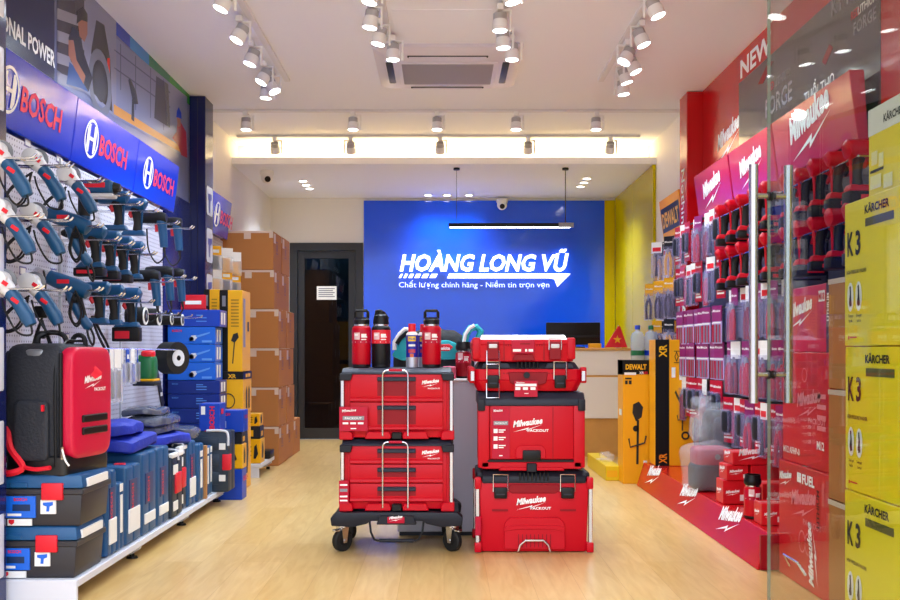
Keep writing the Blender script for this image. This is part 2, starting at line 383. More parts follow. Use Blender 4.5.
for i, (px, py, Y, tx, ty) in enumerate([(371, 1, 5.15, -.2, 0), (371, 26, 5.55, -.15, 0), (379.5, 41, 5.85, -.2, 0), (393, 57, 6.16, 0, 0)]):
    lamp(px, py, Y, ZC, tx, ty, 'white track spotlight, %s from the entrance on the blue side of the air conditioner' % ORD[i], side=1)
for i, (px, py, Y, tx, ty) in enumerate([(511, 0, 5.15, .2, 0), (500, 29, 5.6, 0, 0), (503, 46, 5.92, .05, 0), (512, 57, 6.16, 0, 0)]):
    lamp(px, py, Y, ZC, tx, ty, 'white track spotlight, %s from the entrance on the red side of the air conditioner' % ORD[i], side=1)
for i, px in enumerate((246, 353, 437, 516, 596)):
    lamp(px, 128, 8.12, ZC, .0, -.05, 'white spotlight on the front cross track, %s from the blue column' % ORD[i], side=1)
for i, px in enumerate((275, 351, 440, 528, 610)):
    lamp(px, 146, 9.08, ZC, 0, .75, 'white spotlight facing the lit cove, %s from the blue column' % ORD[i], lit=False, side=1 if i != 1 else -1)
# recessed downlights in the lower ceiling
def make_down():
    t = thing('downlight', '', 'ceiling light')
    B().tube([(0, 0, 0), (0, 0, -.008)], .05, WHITE, 20).build('ring_trim', t); B().tube([(0, 0, -.0081), (0, 0, -.010)], .036, LENS, 18).build('lens', t)
    return t
DK = Kind(make_down)
for i, (px, py) in enumerate([(303, 180.5), (306, 184.5), (309.5, 188), (428, 194.6), (447, 194.6), (469, 194.6), (587, 178), (584, 182), (580.5, 186)]):
    Y = F*(ZL-CZ)/(HY-py); x = (px-CX)*Y/F; g = ('by the wooden-floor door', 'in front of the blue glass panel', 'by the yellow glass wall')[i//3]
    g = g.replace('wooden-floor ', 'dark glazed ')
    DK.put((x, Y, ZL), 0, 'small round recessed downlight %s, %s of its three' % (g, ('first', 'second', 'third')[i % 3]), 'recessed downlights')
    l = bpy.data.lights.new('downlight glow', 'SPOT'); l.energy = 22 if i//3 == 1 else 40; l.color = (.84, .92, 1); l.spot_size = 2.2; l.spot_blend = 1; l.shadow_soft_size = .1; lo = bpy.data.objects.new('downlight glow', l); COL.objects.link(lo); lo.location = (x, Y, ZL-.03)
# ceiling cassette air conditioner
t = thing('air_conditioner', 'square white ceiling cassette air conditioner between the two short light tracks', 'air conditioner', ((447.5-CX)*6.84/F, 6.84, ZC))
W = .475; ACW = M('air con plastic', '#dcd8e6', .4)
b = B()
b.hexa([(-W, -W), (W, -W), (W, W), (-W, W)], 0, [(-W, -W), (W, -W), (W, W), (-W, W)], -.02, ACW)
b.hexa([(-W, -W), (W, -W), (W, W), (-W, W)], -.02, [(-W+.07, -W+.07), (W-.07, -W+.07), (W-.07, W-.07), (-W+.07, W-.07)], -.055, ACW); b.build('panel', t)
g = M('air con grille', '#98939c', .6, bump=.4, bscale=260)
B().box(-.33, .33, -.27, .27, -.066, -.05, ACW, .02, 3).build('grille_frame', t); B().box(-.30, .30, -.245, .245, -.070, -.06, g, .03, 3).build('grille', t)
for i, (x0, x1, y0, y1) in enumerate(((-.26, .26, -.405, -.355), (-.26, .26, .355, .40), (-.405, -.355, -.26, .26), (.355, .405, -.26, .26))):
    B().box(x0, x1, y0, y1, -.060, -.04, DARK, .012, 2).build('air_slot', t); 
    q = .012
    if i < 2: B().box(x0+q, x1-q, y0+q, y1-q, -.066, -.05, ACW, .004, 1).build('louvre', t)
t = tag(B().box(-.3, .32, 5.72, 6.28, ZC-.004, ZC+.001, CEIL, .002, 1).build('access_panel'), 'flush white ceiling access panel in front of the air conditioner', 'access panel')
# dome cameras
def dome(loc, rot, label):
    t = thing('security_camera', label, 'camera', loc, 0); t.rotation_euler = rot
    B().lathe((0, 0, 0), [(.062, 0), (.066, -.02), (.06, -.04)], LBL, 20).build('mount', t)
    e_ = B().ball((0, 0, -.062), .056, LBL, 16, 10).build('eyeball', t)
    B().cyl((0, -.030, -.075), (0, -.054, -.085), .028, BLK).build('camera_lens', t)
dome(((267-CX)*9.6/F, 9.6, ZL), (0, 0, .3), 'white dome camera with a black lens on the lower ceiling near the cartons')
dome(((502-CX)*11.2/F, 11.2, ZL-.03), (0, 0, 0), 'small white dome camera at the top edge of the blue glass panel')
# linear pendant lamp
Y = 9.43
t = thing('pendant_light', 'long thin black linear pendant lamp hanging over the counter', 'pendant light', ((511-CX)*Y/F, Y, CZ+(HY-225.5)*Y/F))
L2 = 62.5*Y/F
B().box(-L2, L2, -.02, .02, -.015, .02, BLK).build('lamp_body', t)
B().box(-L2+.01, L2-.03, -.016, .016, -.021, -.0151, M('lit pendant diffuser', '#ffffff', .5, emit=5)).build('diffuser', t)
B().box(L2-.14, L2, -.022, .022, -.018, .024, GREYM).build('end_bracket', t)
for sx_ in (-1, 1):
    xx = sx_*L2*.87; zt = ZL-t.location.z
    b = B().cyl((xx, 0, .02), (xx, 0, zt-.02), .0018 if sx_ < 0 else .004, BLK, n=6); q = b.build('suspension_cable', t); B().lathe((xx, 0, zt-.02), [(.03, 0), (.03, .02)], BLK, 12).build('ceiling_rose', q)

# ================================================================ LEFT WALL: mural, header signs, columns
m = thing('wall_mural', 'long glossy printed photo mural above the blue header signs', 'mural', (-XW, 0, 0))
def gl(n, c):
    m_ = M('mural '+n, c, .22); m_.node_tree.nodes['Principled BSDF'].inputs['Specular IOR Level'].default_value = .22; return m_
B().box(.002, .012, 3.97, 7.65, 2.0, ZC, gl('ground', '#6f769c')).build('print_board', m)
R, U = (0, 1, 0), (0, 0, 1)
q = B().box(.012, .0135, 3.9, 5.00, 2.0, ZC, gl('navy', '#0b1148')); q.text('PROFESSIONAL POWER', (.0145, 4.02, 2.39), R, U, .078, LBL, 'l', bold=.03, w=.985); q.build('navy_title_panel', m)
def wpt(px, py, X=-XW+.014): p = atX(px, py, X); return (0.0, p.y, p.z)
def art(name, pts, mat, dx):
    return B().poly([(dx, y, z) for _, y, z in [wpt(*p) for p in pts]][::1], mat).build(name, m)
art('roller_shutter', [(57, 70), (57, 0), (110, 0), (110, 110)], gl('shutter', '#3d3948'), .0150)
b = B()
for y in (8, 30, 52, 72): b.poly([(.0152, *wpt(*p)[1:]) for p in ((57, y), (57, y+11), (84, y+20), (84, y+10))], gl('pale slat', '#8c8a9e'))
b.build('shutter_slats', m)
art('car_body', [(84, -30), (116, 0), (116, 118), (84, 92)], gl('car', '#8588a4'), .0153)
art('wheel_arch', [(92, 92), (91, 50), (96, 20), (104, 25), (110, 60), (112, 112)], gl('tyre', '#24232e'), .0156)
b = B()
c0 = wpt(100, 84); b.ring((.0159, c0[1], c0[2]), R, U, 0, 0, .13, .19, gl('rim', '#6d7184'), 20); b.disc((.0158, c0[1], c0[2]), R, U, 0, 0, .10, gl('hub', '#3a3c4a')); b.build('wheel_rim', m)
art('worker_jeans', [(66, 84), (69, 62), (84, 76), (88, 92), (80, 88)], gl('jeans', '#33538f'), .0162)
art('worker_vest', [(68, 38), (72, 26), (80, 33), (83, 52), (92, 78), (88, 92), (78, 74), (70, 60)], gl('vest', '#20283f'), .0164)
art('worker_arm', [(68, 40), (73, 40), (76, 60), (85, 76), (83, 84), (74, 68), (68, 55)], gl('skin', '#a06a5c'), .0167)
art('worker_head', [(77, 20), (80, 16), (87, 22), (87, 34), (84, 42), (79, 36)], gl('face', '#9a6a5e'), .0166)
art('worker_hair', [(76, 24), (77, 11), (83, 7), (87, 14), (87, 22), (81, 20)], gl('hair', '#1c1a20'), .0168)
art('red_lamp', [(107, 58), (109.5, 58), (109.5, 73), (107, 72)], gl('tail lamp', '#d83a30'), .0158)
art('workshop_wall', [(113.5, 116), (113.5, 36), (187, 97), (187, 158)], gl('workshop', '#7a82a8'), .0150)
b = B()
for x, y0, y1 in ((120, 44, 90), (135, 56, 110), (150, 68, 118), (163, 79, 130)): b.poly([(.0153, *wpt(*p)[1:]) for p in ((x, y0), (x, y1), (x+.8, y1), (x+.8, y0))], gl('rack line', '#5d6484'))
for dy in (12, 30): b.poly([(.0153, *wpt(*p)[1:]) for p in ((114, 37+dy), (114, 38.5+dy), (170, 84+dy*.8), (170, 82.5+dy*.8))], gl('rack line', ''))
b.build('workshop_rack', m)
art('trees_print', [(154, 118), (156, 76), (168, 84), (170, 128)], gl('grey trees', '#43475f'), .0155)
art('drill_print', [(128, 80), (130, 78), (136, 92), (138, 104), (134, 104), (134, 122), (131, 119), (132, 98)], gl('drill', '#27344f'), .0157)
art('orange_bench', [(113.5, 114), (113.5, 104), (180, 146), (180, 152)], gl('bench', '#c98a4a'), .0156)
art('second_worker_shirt', [(172, 138), (176, 132), (178, 118), (186, 132), (187, 158), (181, 155), (178, 146)], gl('red shirt', '#a02a3c'), .0159)
art('second_worker_face', [(176.5, 117), (180, 117), (180.5, 126), (177.5, 127)], gl('face', ''), .0161)
art('blue_helmet', [(176, 117), (176.5, 111), (178.5, 107), (181, 113), (181.2, 119)], gl('helmet', '#1b3fc0'), .0163)
b = B()
for i, (y0, y1, c) in enumerate(((3.97, 5.8, '#141c62'), (5.8, 6.2, '#1f3fb0'), (6.2, 6.6, '#2a7fc8'), (6.6, 7.1, '#1f7a5a'), (7.1, 7.65, '#2a8a3a'))):
    b.box(.012, .0142, y0, y1, ZC-.075, ZC, gl('edge %d' % i, c))
b.build('mural_border', m)
# header signs, tilted so that the top leans out
def header(y0, y1, side, mat, label, brand):
    s = -1 if side < 0 else 1
    t = thing('header_sign', label, 'sign', (s*1.81, 0, 0))
    b = B(); zb, zt = 1.94, 2.255; xb, xt = (-s*-.04, -s*.0)
    v = [(s*.04, zb), (0, zt), (s*.07, zt), (s*.09, zb)]
    b.prism([(x, z) for x, z in v], 'y', y0+.004, y1-.004, mat, .004, 1); b.build('sign_panel', t)
    n = (Vector((0, 0, zt))-Vector((s*.04, 0, zb))); L = n.length; n.normalize()
    q = B(); dx = -s*.003
    if brand == 'b':
        r = Vector((0, 1, 0)); o = Vector((s*.04+dx, y0+.14, zb))+n*(L*.49)
        bosch(q, o, r, n, .20, PINK, WPR)
    else:
        r = Vector((0, -1, 0)); w = (y1-y0)*.52; o = Vector((s*.04+dx, (y0+y1)/2+w*.5, zb))+n*(L*.16)
        mw(q, o, r, n, w, WPR)
    q.build('lettering', t)
    return t
header(4.03, 5.03, -1, BLUEP, 'bright blue header sign above the backpack, nearest the entrance', 'b')
header(5.03, 6.04, -1, BLUEP, 'bright blue header sign, middle one above the pegboard tools', 'b')
header(6.04, 6.96, -1, BLUEP, 'bright blue header sign beside the navy column, last of the three', 'b')
header(7.95, 8.68, -1, BLUEP, 'short blue header sign beyond the navy column, beside the brown cartons', 'b')
header(6.50, 7.37, 1, SIGNR, 'crimson header sign beside the red column, white script wordmark', 'm')
header(5.64, 6.48, 1, SIGNR, 'crimson header sign, second from the red column', 'm')
header(4.54, 5.62, 1, SIGNR, 'crimson header sign seen through the glass door, third from the red column', 'm')
t = thing('header_sign', 'yellow and black header sign beyond the red column', 'sign', (1.82, 0, 0))
b = B().prism([(.04, 1.93), (0, 2.25), (.07, 2.25), (.09, 1.93)], 'y', 7.9, 8.6, M('yellow sign', '#f2a000', .55)); b.build('sign_panel', t)
b = B(); n = Vector((-.04, 0, .32)).normalized(); o = Vector((.037, 8.25, 1.93)); r = Vector((0, -1, 0))
b.rect(o, r, n, -.32, .32, .05, .25, BLK); b.text('DEWALT', o+n*.09+Vector((-.002, 0, 0)), r, n, .12, YEL, 'c', bold=.03, w=.58); b.build('lettering', t)
# columns
ICON = M('icon plate', '#dfe6f6', .2)
def icon(b, x, y0, y1, z0, z1, s):
    """rounded white plate with a small blue tool picture, on a face looking along s*X"""
    r_ = .03; pts = []
    for cx_, cy_, a0 in ((y1-r_, z1-r_, 0), (y0+r_, z1-r_, 1), (y0+r_, z0+r_, 2), (y1-r_, z0+r_, 3)):
        pts += [(cx_+r_*math.cos(PI/2*(a0+i/3)), cy_+r_*math.sin(PI/2*(a0+i/3))) for i in range(4)]
    b.poly([(x, a, c) for a, c in pts], ICON)
    yc, zc = (y0+y1)/2, (z0+z1)/2; x += s*.0015
    b.flat((x, yc, zc), (0, 1, 0), (0, 0, 1), [(-.06, .05), (.07, .06), (.07, .02), (.02, .0), (.01, -.09), (-.03, -.09), (-.03, .0), (-.06, .01)], M('icon blue', '#23389a', .3))
c = thing('display_column', 'glossy navy column with white tool icons between pegboard and cartons', 'column', (0, 0, 0))
B().box(-1.92, -1.80, 7.66, 7.92, 0, 2.915, NAVY, .004, 1).build('column_body', c)
for z0, z1 in ((2.03, 2.25), (1.67, 1.93), (1.35, 1.58), (1.05, 1.28)):
    b = B(); icon(b, -1.797, 7.69, 7.89, z0, z1, 1); b.build('icon_plate', c)
b = B().poly([(-1.86, 7.659, 0), (-1.855, 7.659, 0), (-1.855, 7.659, 2.9), (-1.86, 7.659, 2.9)], M('seam', '#070d38', .3)); b.build('seam', c)
c = thing('display_column', 'navy column with pale rounded panels beside the stacked black toolboxes', 'column', (0, 0, 0))
B().box(-1.93, -1.705, 3.88, 3.96, 0, 2.915, NAVY, .004, 1).build('column_body', c)
for i in range(9):
    z1 = 2.9-i*.36; z0 = max(z1-.27, .02)
    B().box(-1.80, -1.703, 3.875, 3.95, z0, z1, ICON, .02, 3).build('icon_plate', c)
t = tag(B().box(-1.929, -1.905, 6.90, 7.655, .0, 2.1, NAVY).build('navy_panel'), 'plain glossy navy wall panel behind the stacked blue cartons', 'wall panel')
c = thing('display_column', 'glossy red column with vertical white slogan beside the yellow header sign', 'column', (0, 0, 0))
B().box(1.80, 1.925, 7.53, 7.76, 0, 2.915, REDG, .004, 1).build('column_body', c)
b = B()
b.text('Nothing but', (1.797, 7.69, 2.36), (0, 0, -1), (0, -1, 0), .10, LBL, bold=.008, w=.72)
b.text('HEAVY DUTY', (1.797, 7.69, 1.55), (0, 0, -1), (0, -1, 0), .13, LBL, bold=.02, w=1.0); b.build('slogan', c)

# ================================================================ LEFT GONDOLA
PEG = peg_mat('white pegboard', '#d6d8ea', '#7c7c98'); BAY = [(4.0, 4.92), (4.92, 5.84), (5.84, 6.74)]
nm = ('nearest the entrance, behind the backpack', 'in the middle of the tool wall', 'beside the navy wall panel')
for i, (y0, y1) in enumerate(BAY):
    t = thing('pegboard', 'white perforated pegboard panel %s' % nm[i], 'pegboard', (-1.925, y0, 0), 0)
    L = y1-y0; zs = [.12, .50, .86, 1.22, 1.58, 1.93]
    for j in range(5): B().box(.04, .06, .006, L-.006, zs[j], zs[j+1]-.004, PEG).build('perforated_panel', t)
    B().box(0, .07, .0, .018, .0, 1.93, SHELF).build('upright', t)
    t = thing('base_shelf', 'white metal base shelf %s' % nm[i].replace('behind the backpack', 'under the black toolboxes').replace('tool wall', 'row of blue cases').replace('navy wall panel', 'large dark case'), 'shelf', (-1.86, y0, 0), 0)
    B().box(0, .42, .002, L-.002, .065, .098, SHELF, .004, 1).build('shelf_board', t)
    B().prism([(0.02, .065), (.40, .065), (.40, .045), (.36, .02), (.02, .02)], 'y', L-.05, L-.02, SHELF).build('bracket', t)
    q = B().cyl((.36, L-.035, .02), (.36, L-.035, .008), .012, BLK).lathe((.36, L-.035, 0), [(.028, 0), (.024, .01)], BLK, 14).build('foot', t)
    if i == 0: B().box(0, .42, -.02, .0, .0, .098, SHELF, .003, 1).build('end_panel', t)
    B().box(0, .02, .01, L-.01, .0, .065, SHELF).build('back_skirt', t)
y0 = 7.95
t = thing('base_shelf', 'short white metal shelf end beside the brown cartons', 'shelf', (-1.86, y0, 0)); L = .62
B().box(0, .43, 0, L, .075, .108, SHELF, .004, 1).build('shelf_board', t); B().prism([(.02, .075), (.41, .075), (.41, .05), (.36, .02), (.02, .02)], 'y', L-.04, L-.01, SHELF).build('bracket', t)
B().prism([(.02, .075), (.41, .075), (.41, .0), (.36, .0), (.02, .02)], 'y', .0, .03, SHELF).build('end_panel', t)
B().cyl((.38, L-.03, .02), (.38, L-.03, .0), .016, BLK).build('foot', t)
t = thing('pegboard', 'white pegboard beyond the navy column behind yellow packs', 'pegboard', (-1.93, 7.93, 0)); B().box(.02, .04, .0, .75, .12, 1.93, PEG).build('perforated_panel', t)
# ================================================================ RIGHT WALL
t = thing('wall_mural', 'red and dark grey printed wall graphic above the crimson header signs', 'mural', (XW, 0, 0))
B().box(-.012, 0, 3.6, 7.53, 1.94, ZC, REDG).build('print_board', t)
q = B(); R2, U2 = Vector((0, -1, 0)), Vector((0, 0, 1))
mw(q, (-.0135, 7.12, 2.30), R2, U2, .52, WPR); q.build('wordmark', t); q = B()
q.text('NEW', (-.0135, 6.57, 2.755), R2, U2, .115, WPR, bold=.03, w=.62)
q.build('lettering', t)
PG = M('poster grey', '#3a383e', .14, coat=.5); PGL = M('poster pale grey', '#8f8d95', .3); PGD = M('poster panel dark', '#2a282e', .14, coat=.5)
q = B().box(-.0145, -.012, 4.46, 6.60, 1.96, 2.73, PG)
q.text('RED', (-.0155, 6.02, 2.52), R2, U2, .05, REDI, bold=.02); q.text('LITHIUM', (-.0155, 5.88, 2.52), R2, U2, .05, PGL, bold=.02)
q.text('FORGE', (-.0155, 6.05, 2.38), R2, U2, .11, PGL, bold=.02)
q.text('SẠC', (-.0155, 5.86, 2.25), R2, U2, .055, PGL); q.text('TUỔI THỌ', (-.0155, 5.40, 2.30), R2, U2, .065, WPR, bold=.01)
q.text('KỶ N', (-.0155, 5.02, 2.645), R2, U2, .085, PGL, bold=.03)
q.text('RED', (-.0155, 4.78, 2.55), R2, U2, .04, REDI, bold=.02); q.text('LITHIUM', (-.0155, 4.70, 2.55), R2, U2, .04, WPR, bold=.02); q.text('FORGE', (-.0155, 4.75, 2.47), R2, U2, .06, PGL, bold=.02)
q.flat((-.0155, 0, 0), R2, U2, [(-6.2, 2.62), (-6.0, 2.70), (-5.9, 2.68), (-6.1, 2.60)], REDD); q.flat((-.0155, 0, 0), R2, U2, [(-5.15, 2.46), (-5.05, 2.52), (-5.0, 2.49), (-5.1, 2.43)], REDD)
q.build('dark_poster_panel', t)
# dark pegboards behind the goods
PEGD = peg_mat('dark pegboard', '#20263f', '#05060c'); nmr = ('beside the red column', 'second from the red column', 'behind the red boxes, seen through the glass door')
for i, (y0, y1) in enumerate(((6.14, 7.50), (5.0, 6.12), (3.95, 4.98))):
    t = thing('pegboard', 'dark perforated pegboard %s' % nmr[i], 'pegboard', (1.90, y0, 0)); L = y1-y0
    for j, (z0, z1) in enumerate(((.0, .6), (.6, 1.25), (1.25, 1.93))): B().box(-.02, 0, .01, L-.01, z0+.002, z1-.002, PEGD).build('perforated_panel', t)
    B().box(-.022, .0, -.008, .008, 0, 1.93, DARK).build('upright', t)
# red display plinth with white wordmarks
t = thing('display_plinth', 'long low red display plinth with white script marks on its sloping front', 'plinth', (0, 0, 0))
B().prism([(1.42, 0), (1.872, 0), (1.872, .17), (1.475, .17), (1.43, .03)], 'y', 4.62, 7.50, REDG, .004, 1).build('plinth_body', t)
n = Vector((.045, 0, .14)).normalized(); q = B()
for y in (7.1, 6.1, 5.22): q = B(); mw(q, Vector((1.428, y+.15, .03))+n*.025+Vector((-.002, 0, 0)), (0, -1, 0), n, .34, WPR); q.build('wordmark', t)
B().box(1.435, 1.87, 4.6, 4.62, .004, .16, REDD).build('end_board', t)
# glass door standing open, with its tubular pull handle
a = math.radians(9); P0 = Vector((1.262, 3.95, 0)); dv = Vector((math.sin(a), -math.cos(a), 0))
t = thing('glass_door', 'frameless clear glass door leaf standing open with long steel pull handles', 'glass door', P0)
t.rotation_euler = (0, 0, math.atan2(dv.y, dv.x))
DW = 1.15
GD = glass('clear glass', '#f0f5f3', .0)
B().box(0, DW, -.006, .006, .008, 2.90, GD).build('pane', t)
GE = M('green glass edge', '#8fa89c', .1, alpha=.55)
for s_ in (-1, 1):
    b = B().cyl((.02, s_*.072, .795), (.02, s_*.072, 1.715), .0175, SIL, n=18); h = b.build('pull_handle', t)
    for z in (.905, 1.595): B().cyl((.02, s_*.006, z), (.02, s_*.07, z), .011, SIL, n=10).cyl((.02, s_*.006, z), (.02, s_*.014, z), .017, BLK, n=12).build('standoff', h)
B().box(.0, .004, -.006, .006, .008, 2.90, GE).build('polished_edge', t)
# ================================================================ CENTRE DISPLAY
U = 5.0/F          # metres per pixel on the display's front plane
def pt(c): return [(x*U, z*U) for x, z in c]
REDP = RED
def card(b, x0, x1, y, z0, z1, th=.004, big=False):
    """red cardboard hang card with white print"""
    b.box(x0, x1, y-th, y, z0, z1, REDT); w = x1-x0; h = z1-z0; yy = y-th-.001
    b.text('Milwaukee', (x0+w*.1, yy, z1-h*.22), (1, 0, .08), (0, 0, 1), h*.11, WPR, w=w*.5, bold=.02)
    b.rect((0, yy, 0), (1, 0, 0), (0, 0, 1), x0+w*.12, x1-w*.12, z0+h*.45, z0+h*.62, M('grey ribbon', '#8c8f98', .4))
    b.text('PACKOUT', (x0+w*.5, yy-.0005, z0+h*.49), (1, 0, 0), (0, 0, 1), h*.09, WPR, 'c', bold=.02, w=w*.6)
    for i in range(3): b.rect((0, yy, 0), (1, 0, 0), (0, 0, 1), x0+w*(.12+.27*i), x0+w*(.32+.27*i), z0+h*.28, z0+h*.36, WPR)
    b.rect((0, yy, 0), (1, 0, 0), (0, 0, 1), x0+w*.4, x0+w*.6, z0+h*.08, z0+h*.12, WPR)
def drawer_box(n, label, z0):
    t = thing('drawer_toolbox', label, 'tool box', (-.232, 5.0, z0)); D = .40
    b = B().box(-50*U, 50*U, .03, D, 4*U, 64*U, REDD, .006)
    b.box(-50*U, 50*U, .012, .05, 2*U, 66*U, REDP, .004); b.build('case_body', t)
    b = B()
    prof = [(-.012, 65.2*U), (-.008, 67.5*U), (.03, 71.3*U), (D-.02, 71.3*U), (D+.005, 65.2*U)]
    b.prism(prof, 'x', -55*U, 55*U, GREYD, .008, 2)
    for s in (-1, 1): b.prism(pt([(s*57, 66.5), (s*57, 59), (s*46, 59), (s*44, 66.5)]), 'y', -.016, .07, DARK, .004, 1); b.prism(pt([(s*57, 66.5), (s*57, 59), (s*46, 59), (s*44, 66.5)]), 'y', D-.07, D+.01, DARK, .004, 1)
    b.build('lid', t)
    for s in (-1, 1):
        for y in (.0, D-.03): B().box(s*54.5*U-.009, s*54.5*U+.009, y, y+.022, 7*U, 60*U, SIL, .003, 1).build('corner_post', t)
        b = B().prism(pt([(s*57.5, 9), (s*57.5, 0), (s*44, 0), (s*44, 6), (s*47, 9)]), 'y', -.012, .06, REDP, .004, 1); b.build('corner_foot', t)
        b = B().prism(pt([(s*57.5, 9), (s*57.5, 0), (s*44, 0), (s*44, 6), (s*47, 9)]), 'y', D-.06, D+.01, REDP, .004, 1); b.build('corner_foot', t)
        B().box(s*50.5*U-.012, s*50.5*U+.012, .02, D-.03, 6*U, 60*U, REDP, .003, 1).build('side_column', t)
    b = B().prism(pt([(-32, 1), (-29, 8), (-8, 8), (-6, 5), (-6, 1)]), 'y', -.020, .03, REDP, .003, 1); b.build('foot_cleat', t); b = B().prism(pt([(32, 1), (29, 8), (8, 8), (6, 5), (6, 1)]), 'y', -.020, .03, REDP, .003, 1); b.build('foot_cleat', t)
    B().box(-5*U, 5*U, -.02, .03, .5*U, 7.5*U, BLK, .004, 1).build('release_latch', t)
    hh = 57.0/n
    for i in range(n):
        z1 = 65.5-i*hh; zl = z1-hh+.8
        d = B().box(-47*U, 46*U, -.002, .06, zl*U, z1*U, REDP, .004, 2)
        d.prism([(-.010, zl*U+.004), (-.010, (zl+2.2)*U), (-.002, (zl+5)*U), (.01, (zl+5)*U), (.01, zl*U)], 'x', -47*U, 46*U, REDP, .002, 1)
        d.rect((0, -.0025, 0), (1, 0, 0), (0, 0, 1), -19.5*U, 19*U, (zl+6)*U, (z1-5)*U, REDD)
        if i == 0:
            mw(d, (25*U, -.004, (z1-(11.5 if n == 3 else 13))*U), (1, 0, 0), (0, 0, 1), 17*U, WPR); d.text('PACKOUT', (31*U, -.004, (z1-(13.5 if n == 3 else 15))*U), (1, 0, 0), (0, 0, 1), 1.4*U, WPR, bold=.02, w=12*U)
        d = d.build('drawer', t)
        B().prism([(-.016, (z1-7)*U), (-.016, (z1-3.6)*U), (.0, (z1-2.6)*U), (.0, (z1-7)*U)], 'x', -19.5*U, 19*U, GREYD, .003, 1).build('drawer_pull', d)
    x0, x1 = -14*U, 11.2*U; zt = 69.5*U; r = 5*U
    pts = [(x0, -.022, 4*U), (x0, -.022, zt-r)]+[(x0+r-r*math.cos(PI/2*i/4), -.022, zt-r+r*math.sin(PI/2*i/4)) for i in range(1, 5)]+[(x1-r+r*math.sin(PI/2*i/4), -.022, zt-r+r*math.cos(PI/2*i/4)) for i in range(0, 4)]+[(x1, -.022, zt-r), (x1, -.022, 4*U)]
    q = B().tube(pts, .0042, CHROME, 8).build('wire_bail', t); B().box(-8*U, 5.5*U, -.030, -.012, zt-.006, zt+.007, REDT, .004, 2).build('grip', q)
    b = B()
    if n == 2: card(b, -57*U, -29*U, -.022, 9*U, 33*U)
    else:
        b.box(-57.5*U, -48*U, -.02, -.012, 8*U, 31*U, REDT)
        for i, (z, c) in enumerate(((26, WPR), (20, M('grey ribbon', '#8c8f98', .4)), (14.5, WPR), (10.5, WPR))): b.rect((0, -.021, 0), (1, 0, 0), (0, 0, 1), -56.5*U, -49*U, z*U, (z+(3 if i == 1 else 1.6))*U, c)
    b.build('hang_card', t)
    return t
ZD = 42*U
drawer_box(3, 'red three-drawer tool box with dark lid standing on the wheeled dolly', ZD)
drawer_box(2, 'red two-drawer tool box with bottles on its dark lid, topmost on the dolly', ZD+71.6*U)
# wheeled dolly
t = thing('wheeled_dolly', 'black wheeled dolly with chrome casters under the red drawer boxes', 'dolly', (-.232, 5.0, 0))
b = B()
pl = [(-65, 28), (-66, 36), (-60, 41.5), (-40, 41.5), (-38, 41.8), (38, 41.8), (40, 41.5), (60, 41.5), (66, 36), (65, 28), (44, 27), (30, 30), (26, 33), (-26, 33), (-30, 30), (-44, 27)]
b.prism(pt(pl), 'y', -.03, .07, DARK, .006, 2); b.prism(pt(pl), 'y', .38, .46, DARK, .006, 2)
b.box(-62*U, 62*U, .06, .39, 33*U, 40*U, DARK); b.build('deck', t)
b = B().prism(pt([(-20, 30), (-17, 39), (17, 39), (20, 30)]), 'y', -.045, .0, DARK, .004, 1); b.build('front_block', t)
b = B().box(-9*U, 8*U, -.052, -.044, 31.5*U, 38*U, REDT, .006, 2); mw(b, (-7*U, -.053, 33.4*U), (1, 0, 0), (0, 0, 1), 13*U, WPR); b.build('red_badge', t)
for s in (-1, 1):
    for y in (.05, .37):
        x = 0.0; yy = 0.0; R_ = 11.2*U; c = B().cyl((0, 0, 28*U), (0, 0, 24.5*U), .03, CHROME, n=14)
        for q_ in (-.023, .023): c.prism([(-.022, 25*U), (.022, 25*U), (.010, 9*U), (-.010, 9*U)], 'y', q_-.002, q_+.002, CHROME)
        c.box(-.024, .024, -.025, .025, 23*U, 25.5*U, CHROME, .003, 1).box(.015, .055, -.014, .014, 20.5*U, 23*U, CHROME, .003, 1)
        c = c.build('caster', t, (s*55.5*U, y, 0), (PI+.75 if s < 0 else -.75)*(1 if y < .2 else .6))
        B().tube([(0, -.016, R_), (0, -.011, R_), (0, .011, R_), (0, .016, R_)], [R_*.86, R_, R_, R_*.86], BLKR, 22).cyl((0, -.018, R_), (0, .018, R_), .028, BLK, n=16).cyl((0, -.027, R_), (0, .027, R_), .009, SIL, n=10).build('wheel', c)
b = B().tube([(-27*U, -.02, 33*U), (-25.5*U, -.03, 22*U), (-22*U, -.035, 15*U), (-19*U, -.035, 14*U), (19*U, -.035, 14*U), (22*U, -.035, 15*U), (25.5*U, -.03, 22*U), (27*U, -.02, 33*U)], .0055, BLK, 8)
q = b.build('tow_handle', t); B().cyl((-17*U, -.035, 14*U), (17*U, -.035, 14*U), .009, DARK, n=10).build('handle_grip', q)

# ---- second stack
CXR = (534-CX)*U
def latch(t, x, z, y=-.012, w=14, mat=BLK, zt=None, down=14):
    """over-centre latch: a dark catch under a bright wire frame; z = lid line in px"""
    q = B().box((x-w*.46)*U, (x+w*.46)*U, y-.012, y+.01, (z-down)*U, (z-2)*U, mat, .005, 2)
    q.rect((0, y-.0125, 0), (1, 0, 0), (0, 0, 1), (x-w*.3)*U, (x+w*.3)*U, (z-down*.72)*U, (z-down*.62)*U, GREYD); q = q.build('latch', t)
    B().tube([((x-w*.52)*U, y-.008, (z-6)*U), ((x-w*.52)*U, y-.008, (zt or z+9)*U), ((x+w*.52)*U, y-.008, (zt or z+9)*U), ((x+w*.52)*U, y-.008, (z-6)*U)], .0035, CHROME, 6).build('wire_frame', q)
